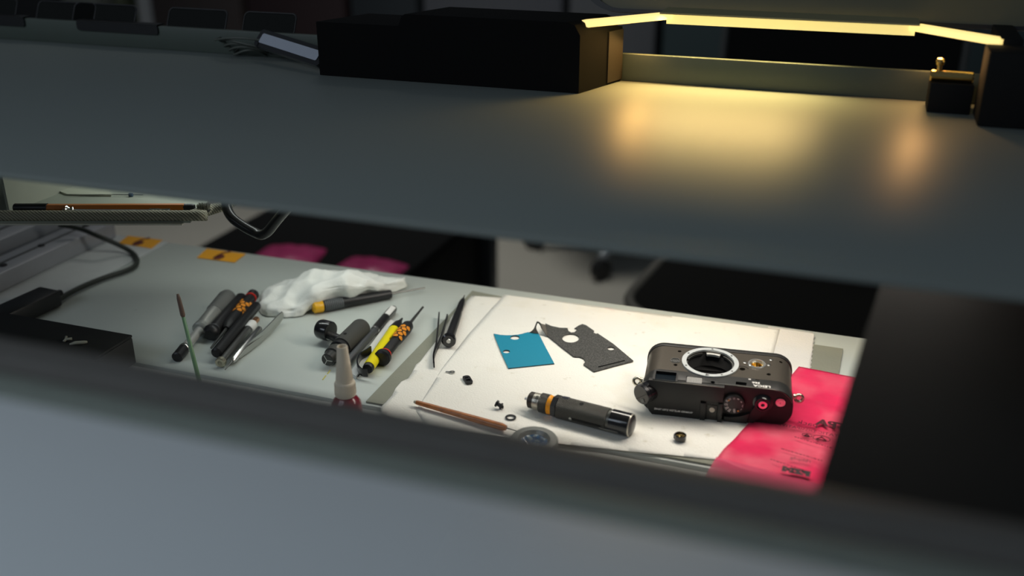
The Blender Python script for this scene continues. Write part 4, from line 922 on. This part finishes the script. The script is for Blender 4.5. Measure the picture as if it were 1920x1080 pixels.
lathe('rod', [(9, .8), (30, .6), (L*.7, .7), (L, 1.0), (L, 0)], m_steel, t, 10)
lathe('end_ferrule', [(L-18, 1.3), (L-10, 1.4), (L-8, .9), (L, 1.4)], m_chrome, t, 10)
c = tl(378, 394, .128)
t = thing('bristle_brush', 'small brush with grey bristle tuft at the right end of the padded tray', 'brush', mat=TM @ Matrix.Translation((c.x, .0125, .0070)))
lathe('holder', [(-6, 0), (-6, 1.6), (7, 2.2), (9, 0)], m_black, t, 14)
bm = bmesh.new(); rnd = random.Random(2)
for q in range(160):
    x = rnd.uniform(-2, 8); y = rnd.uniform(-2.2, 2.2); bm_tube(bm, [Vector((x, y, 1))*MM, Vector((x+rnd.uniform(-1.5, 2), y+rnd.uniform(-1, 1), rnd.uniform(4.6, 6.6)))*MM], [.00035, .00018], 4)
obj('bristles', bm, mat('bristle', (.24, .24, .19), .8), t)['kind'] = 'stuff'
t, L = axis_thing('blue_ball_pin', 'thin dark pin with a small blue ball beyond the orange pen', 'pin', (118, 365), 0.1262, (268, 365), 0.1262)
lathe('shaft', [(0, .3), (L, .5), (L, 0)], m_dsteel, t, 8)
lathe('ball', [(L*.85-2.4, 0), (L*.85-1.7, 1.8), (L*.85, 2.4), (L*.85+1.7, 1.8), (L*.85+2.4, 0)], mat('blue_ball', (.03, .07, .13), .3), t, 18)
prism('clear_spatula', P2([(107, 355), (125, 362), (208, 364), (206, 352), (130, 346)], .127), BZ+.1248, BZ+.1262, mat('clear_plastic', (.45, .47, .38), .25, coat=.5))
tagp(bpy.data.objects['clear_spatula'], 'clear pointed plastic spatula at the back of the padded tray', 'spatula')

# ---------------------------------------------------------------- on the raised shelf
# black box with lid
A, B, Cc = at(600, 141, .237), at(1085, 176, .237), at(1163, 152, .237)
n = Vector((Cc.x-B.x, Cc.y-B.y)); D = Vector((A.x+n.x, A.y+n.y))
t = thing('black_equipment_box', 'long black box with raised lid on the shelf, left of the lamp', 'box', (0, 0, 0))
m_bb = mat('box_black', (.004, .004, .004), .75, spec=.12)
prism('box_body', [(A.x, A.y), (B.x, B.y), (Cc.x, Cc.y), (D.x, D.y)], SH+.0003, SH+.046, m_bb, t)
A2, B2 = Vector((A.x, A.y)).lerp(Vector((B.x, B.y)), .33), Vector((B.x, B.y))
bm = bmesh.new(); nn = n*0.9
prof = [(0, .046), (.02, .054), (.04, .056), (.93, .056), (.97, .054), (1.0, .046)]
va = []; vb = []
for s, z in prof:
    q = A2.lerp(B2, s); va.append(bm.verts.new((q.x, q.y, SH+z))); vb.append(bm.verts.new((q.x+nn.x, q.y+nn.y, SH+z)))
for i in range(len(va)-1): bm.faces.new((va[i], va[i+1], vb[i+1], vb[i]))
bm.faces.new(va); bm.faces.new(vb[::-1]); bm.faces.new((va[0], vb[0], vb[-1], va[-1]))
obj('lid', bm, m_bb, t)
prism('lit_side_strip', [(Cc.x-.001, Cc.y-.001), (Cc.x+.0012, Cc.y-.0004), (B.x*.35+Cc.x*.65+.001, B.y*.35+Cc.y*.65), (B.x*.35+Cc.x*.65-.001, B.y*.35+Cc.y*.65)], SH+.002, SH+.044, mat('lamp_lit_brown', (.022, .015, .008), .7), t)  # brown lamp light on the right face, put into this strip's colour

# tablet and coiled wire next to it
a = at(502, 66, .262); b = at(622, 118, .245)
t = thing('glass_tablet', 'dark framed tablet with pale screen leaning against the black box', 'tablet', (0, 0, 0))
q = [at(474, 84, .2515), at(596, 124, .2445), at(650, 70, .256), at(512, 60, .264)]
tx_ = (q[1]-q[0]).normalized(); tz_ = tx_.cross(q[3]-q[0]).normalized(); tz_ = tz_ if tz_.z > 0 else -tz_; ty_ = tz_.cross(tx_)
TB = Matrix((tx_, ty_, tz_)).transposed().to_4x4(); TB.translation = q[0]
wq = (q[1]-q[0]).length; hq = (q[3]-q[0]).dot(ty_); skx = (q[3]-q[0]).dot(tx_)
SK = Matrix.Identity(4); SK[0][1] = 0.0
prism('frame', rrect(0, 0, wq, hq, .004), -.006, 0, m_gloss, t, M=TB)
bm = bmesh.new(); bm_prism(bm, rrect(.006, .004, wq-.006, hq-.004, .002), .0001, .0006, M=TB)
o = obj('screen', bm, mat('screen_sheen', (.42, .45, .52), .3, coat=.3), t)  # reflection on the screen is put into its pale base colour
bm = bmesh.new(); rnd = random.Random(5); c = at(468, 100, .240)
for w_ in range(5):
    r0 = .011+.003*w_; ph = rnd.random()*6
    bm_tube(bm, [c+Vector((r0*1.5*math.cos(2*math.pi*k/20), r0*.9*math.sin(2*math.pi*k/20), .002+w_*.0032+.003*math.sin(2*math.pi*k/20*2+ph))) for k in range(20)], .0011, 6, closed=True)
tagp(obj('coiled_wire', bm, mat('wire_grey', (.09, .10, .085), .5), smooth=True), 'loosely coiled grey wire on the shelf left of the tablet', 'wire')
c = at(500, 92, .240); t = thing('foam_roll', 'mottled green round sponge disc behind the tablet', 'sponge', (c.x-.004, c.y+.012, SH))
lathe('disc', [(0, 0), (0, 19), (2, 20), (16, 20), (18, 19), (18, 0)], speckle(mat('sponge_green', (.06, .085, .05), .9), (.14, .17, .09), 500, .5, .6), t, 30, ZUP)

# black card clips on the upstand
UZ = SH+.023
clips = [((-30, 50), (-60, 20), 'black card clip on the upstand cut by the left edge of the frame'), ((148, 300), (128, 244), 'black card clip on the upstand with its flap down, second from the left'),
         (None, (60, 168), 'black tilted card frame behind the upstand, first from the left'), (None, (306, 415), 'black tilted card frame behind the upstand, alone in the middle'),
         (None, (448, 545), 'black tilted card frame behind the upstand above the coiled wire')]
def ux(px, z=.26):
    lo_, hi_ = -1.4, .5
    f = FW.dot; 
    for _ in range(40):
        m = (lo_+hi_)/2; v = Vector((m, .841, BZ+z))-EYE; X = 960+F*v.dot(RT)/v.dot(FW)
        if X < px: lo_ = m
        else: hi_ = m
    return m
for flap, fr2, lab in clips:
    t = thing('card_clip', lab, 'clip', (0, 0, 0), group='black card clips on the shelf upstand')
    if flap:
        x0, x1 = ux(flap[0]), ux(flap[1])
        prism('front_flap', rrect(x0, -.0085, x1, .0012, .003), 0, .0014, m_black, t, M=Matrix.Translation((0, .8378, UZ)) @ Matrix.Rotation(R(90), 4, 'X'))
        box('top_fold', (x0, .8364, UZ+.0004), (x1, .8470, UZ+.0016), m_black, t)
    x0, x1 = ux(fr2[0]), ux(fr2[1])
    fr_ = rrect(x0, 0, x1, .022, .005)
    M = Matrix.Translation((0, .8460, UZ-.004)) @ Matrix.Rotation(R(64), 4, 'X')
    prism('card_panel', rrect(x0+.001, .001, x1-.001, .021, .004), 0, .0008, mat('smoked_panel', (.006, .007, .006), .6, spec=.12), t, M=M)
    tube('rim', [M @ Vector((x, y, .0004)) for x, y in fr_], .0009, m_black, t, 6, closed=True)

# bench lamp: U-shaped lit frame under an olive hood
m_glow = mat('lamp_diffuser', (.9, .8, .5), .4, emit=(1.0, 0.80, 0.27), es=0.80)
m_glow2 = mat('lamp_diffuser_side', (.9, .8, .5), .4, emit=(1.0, 0.74, 0.25), es=1.15)
lamp = thing('bench_lamp', 'wide hooded bench lamp with glowing yellow edge over the shelf', 'lamp', (0, 0, 0))
ZB = BZ+.284
P0, P1, P2_, P3 = at(1095, 45, .290), at(1250, 44, .284), at(1714, 65, .284), at(1885, 80, .290)
P1.y = P2_.y = max(.858, P1.y)
for v_ in (P0, P1, P2_, P3): v_.z = 0
def bar(name, a, b, z0, z1, th, m, parent=lamp):
    d = (b-a).normalized(); nn_ = Vector((-d.y, d.x, 0))*th/2; bm = bmesh.new()
    bm_prism(bm, [tuple((a-nn_)[:2]), tuple((b-nn_)[:2]), tuple((b+nn_)[:2]), tuple((a+nn_)[:2])], z0, z1); return obj(name, bm, m, parent)
bar('diffuser', P1, P2_, ZB, ZB+.0105, .006, m_glow)
bar('diffuser', P0, P1+Vector((0, 0, 0)), ZB+.004, ZB+.0085, .012, m_glow2)
bar('diffuser', P2_, P3, ZB+.004, ZB+.0085, .012, m_glow2)
bar('housing', P1+Vector((-.002, -.006, 0)), P2_+Vector((.002, -.006, 0)), ZB+.0105, ZB+.0118, .036, mat('lamp_cream', (.30, .28, .16), .5))
hood_out = rrect(-.245, 0, .150, .20, .035)
prism('hood', hood_out, 0, .006, mat('hood_olive', (.115, .11, .07), .5), lamp, M=Matrix.Translation((0, .886, ZB+.006)) @ Matrix.Rotation(R(78), 4, 'X'))
prism('hood_rim', rrect(-.248, -.003, .153, .203, .037), -.002, .010, m_black, lamp, holes=[rrect(-.240, .0, .144, .195, .033)], M=Matrix.Translation((0, .886, ZB+.006)) @ Matrix.Rotation(R(78), 4, 'X'))
q = at(1783, 197, .237)
jb = box('joint_block', (.048, .798, SH), (.078, .826, SH+.022), m_blackm, lamp, .001)
lathe('joint_roller', [(0, 0), (0, 3.4), (1, 4.2), (29, 4.2), (30, 3.4), (30, 0)], m_brass, lamp, 24, Matrix.Translation((.047, .806, SH+.026)))
lathe('joint_knob', [(0, 2), (3, 2), (3.5, 3), (6, 3.4), (8, 2.4), (8.6, 0)], m_brass, lamp, 18, Matrix.Translation((.053, .810, SH+.030)) @ ZUP)
box('lamp_post', (.080, .762, SH), (.155, .80, SH+.052), m_blackm, lamp, .002)
box('post_arm', (.090, .80, SH+.040), (.105, .874, SH+.056), m_blackm, lamp, .001)
YC = (1.0, 0.70, 0.25)
area('lamp_light_centre', (-.105, .8455, ZB+.007), (-.105, .77, SH), .115, .010, .085, YC, 165)
area('lamp_light_down', (-.095, .8455, ZB+.008), (-.095, .815, SH), .14, .010, .145, YC, 120)
area('lamp_light_left', (-.176, .824, ZB+.001), (-.176, .79, SH), .020, .05, .055, (1, .55, .16), 150)
area('lamp_light_right', (.050, .830, ZB+.002), (.050, .79, SH), .012, .03, .034, (1, .52, .18), 150)

# ---------------------------------------------------------------- beyond the bench
# cart with pink bags
t = thing('tool_cart', 'low black cart behind the bench carrying pink bags', 'cart', (0, 0, 0))
m_cart = mat('cart_black', (.005, .0055, .006), .8, spec=.1)
box('top_board', (-1.22, 1.45, BZ-.33), (-.76, 2.10, BZ-.30), m_cart, t, .004)
box('back_panel', (-1.22, 2.08, BZ-.30), (-.76, 2.10, BZ-.02), m_cart, t, .004)
box('cabinet', (-1.18, 1.50, .08), (-.80, 2.05, BZ-.33), m_blackm, t, .004)
for lx, ly in ((-1.19, 1.48), (-.79, 1.48), (-1.19, 2.07), (-.79, 2.07)): box('post', (lx-.02, ly-.02, 0), (lx+.02, ly+.02, BZ-.33), mat('post_slate', (.02, .024, .03), .4), t, .003)
for x, y, w, d, rz, lab in ((at(537, 470, -.285).x, at(537, 470, -.285).y, .135, .125, 8, 'pink plastic bag on the black cart, the left of two'), (at(692, 492, -.285).x, at(692, 492, -.285).y, .135, .10, -3, 'pink plastic bag on the black cart, the right of two')):
    bm = bmesh.new(); g = {}
    for i in range(17):
        for j in range(13):
            u, v = i/16-.5, j/12-.5; e = (1-(2*abs(u))**4)*(1-(2*abs(v))**4)
            g[i, j] = bm.verts.new((u*w, v*d, -.004+.016*e+.004*noise.noise(Vector((u*5, v*5, x)))))
    for i in range(16):
        for j in range(12): bm.faces.new((g[i, j], g[i+1, j], g[i+1, j+1], g[i, j+1]))
    o = obj('pink_bag', bm, mat('pink_bag_film', (.36, .035, .13), .3, noise_amt=.55, noise_scale=40, coat=.3), smooth=True); o.location = (x, y, BZ-.299); o.rotation_euler = (0, 0, R(rz))
    o.modifiers.new('t', 'SOLIDIFY').thickness = .001; tagp(o, lab, 'bag', 'pink bags on the cart')

# office chair
def chair(loc, rz, label, seat_h, castor_r=.028, back=True, seat_m=None, dark=None, grp=None):
    t = thing('office_chair', label, 'chair', loc, rz, grp)
    sm = seat_m or mat('chair_black', (.008, .008, .0075), .8, spec=.1)
    prism('seat', rrect(-.25, -.24, .25, .24, .10), seat_h-.05, seat_h, sm, t)
    tube('seat_edge', [(x, y, seat_h-.004) for x, y in rrect(-.25, -.24, .25, .24, .10)], .010, mat('seat_piping', (.12, .115, .10), .5), t, 8, closed=True)
    if back:
        prism('backrest', rrect(-.21, -.22, .21, .24, .12), 0, .05, sm, t, M=Matrix.Translation((0, .27, seat_h+.36)) @ Matrix.Rotation(R(84), 4, 'X'))
        M = Matrix.Translation((0, .27, seat_h+.36)) @ Matrix.Rotation(R(84), 4, 'X')
        tube('back_edge', [M @ Vector((x, y, .05)) for x, y in rrect(-.21, -.22, .21, .24, .12)], .007, mat('back_piping', (.06, .06, .055), .5), t, 8, closed=True)
        box('back_bar', (-.03, .24, seat_h-.06), (.03, .27, seat_h+.3), m_black, t)
    lathe('column', [(60, 25), (seat_h*1000-50, 25)], m_dsteel, t, 16, ZUP)
    for q in range(5):
        a = R(72*q+20); c = Vector((math.cos(a), math.sin(a), 0))
        lg = tube('base_leg', [Vector((0, 0, .085)), c*.15+Vector((0, 0, .085)), c*.28+Vector((0, 0, .070))], [.024, .020, .015], m_dsteel if dark is None else dark, t, 8)
        lathe('castor', [(-14, 0), (-14, castor_r*1000-4), (-12, castor_r*1000), (12, castor_r*1000), (14, castor_r*1000-4), (14, 0)], m_black, lg, 18,
              Matrix.Translation(c*.28+Vector((0, 0, castor_r))) @ Matrix.Rotation(a+R(55), 4, 'Z'))
    return t
chair((-.07, 1.70, 0), R(-6), 'black office chair standing right behind the workbench', BZ-.28)
chair((-.68, 3.00, 0), R(36), 'far office chair whose castors show on the beige floor', .50, .034, back=False, dark=mat('chair_base_grey', (.35, .38, .40), .35, .5))

# cabinets along the back wall
def cabinet(x0, x1, y0, h, col, label, handle=True):
    x0 *= 1.12; x1 *= 1.12; y0 *= 1.12
    t = thing('storage_cabinet', label, 'cabinet', ((x0+x1)/2, y0, 0)); w = (x1-x0)/2
    m = mat('cabinet_paint', col, .6)
    box('carcass', (-w, .02, 0), (w, .45, h), m, t, .004)
    dd = box('door', (-w+.004, 0, .06), (w-.004, .02, h-.01), m, t, .003)
    box('handle', (w-.06 if w > .05 else 0, -.02, h*.5), (w-.045 if w > .05 else .008, 0, h*.5+.12), m_steel, dd)
    return t
cabinet(-4.3, -2.96, 3.1, 1.9, (.02, .02, .022), 'black cabinet at the far left of the back wall')
cabinet(-2.94, -2.76, 3.15, 1.7, (.17, .18, .16), 'narrow pale grey cabinet beside the black one')
cabinet(-2.74, -2.68, 3.2, 1.7, (.09, .10, .06), 'very narrow olive cabinet near the far left corner')
cabinet(-2.59, -2.51, 3.15, 1.9, (.38, .38, .38), 'narrow whitish cabinet near the far left corner')
cabinet(-2.49, -2.10, 3.1, 1.5, (.035, .026, .025), 'dark brown cabinet above the wire clips')
cabinet(-2.08, -1.69, 3.1, 1.9, (.022, .010, .012), 'dark maroon cabinet behind the tablet')
cabinet(-1.67, -1.42, 3.1, 2.0, (.018, .024, .030), 'dark blue grey cabinet behind the black box')
cabinet(-1.40, -0.92, 3.1, 2.0, (.09, .095, .11), 'grey cabinet behind the middle of the black box')
cabinet(-0.90, -0.62, 3.1, 2.0, (.11, .115, .125), 'lighter grey cabinet left of the lamp')
cabinet(-0.60, 0.60, 3.1, 1.3, (.03, .05, .055), 'dark teal cabinet seen under the lamp hood')
bpy.context.view_layer.update()
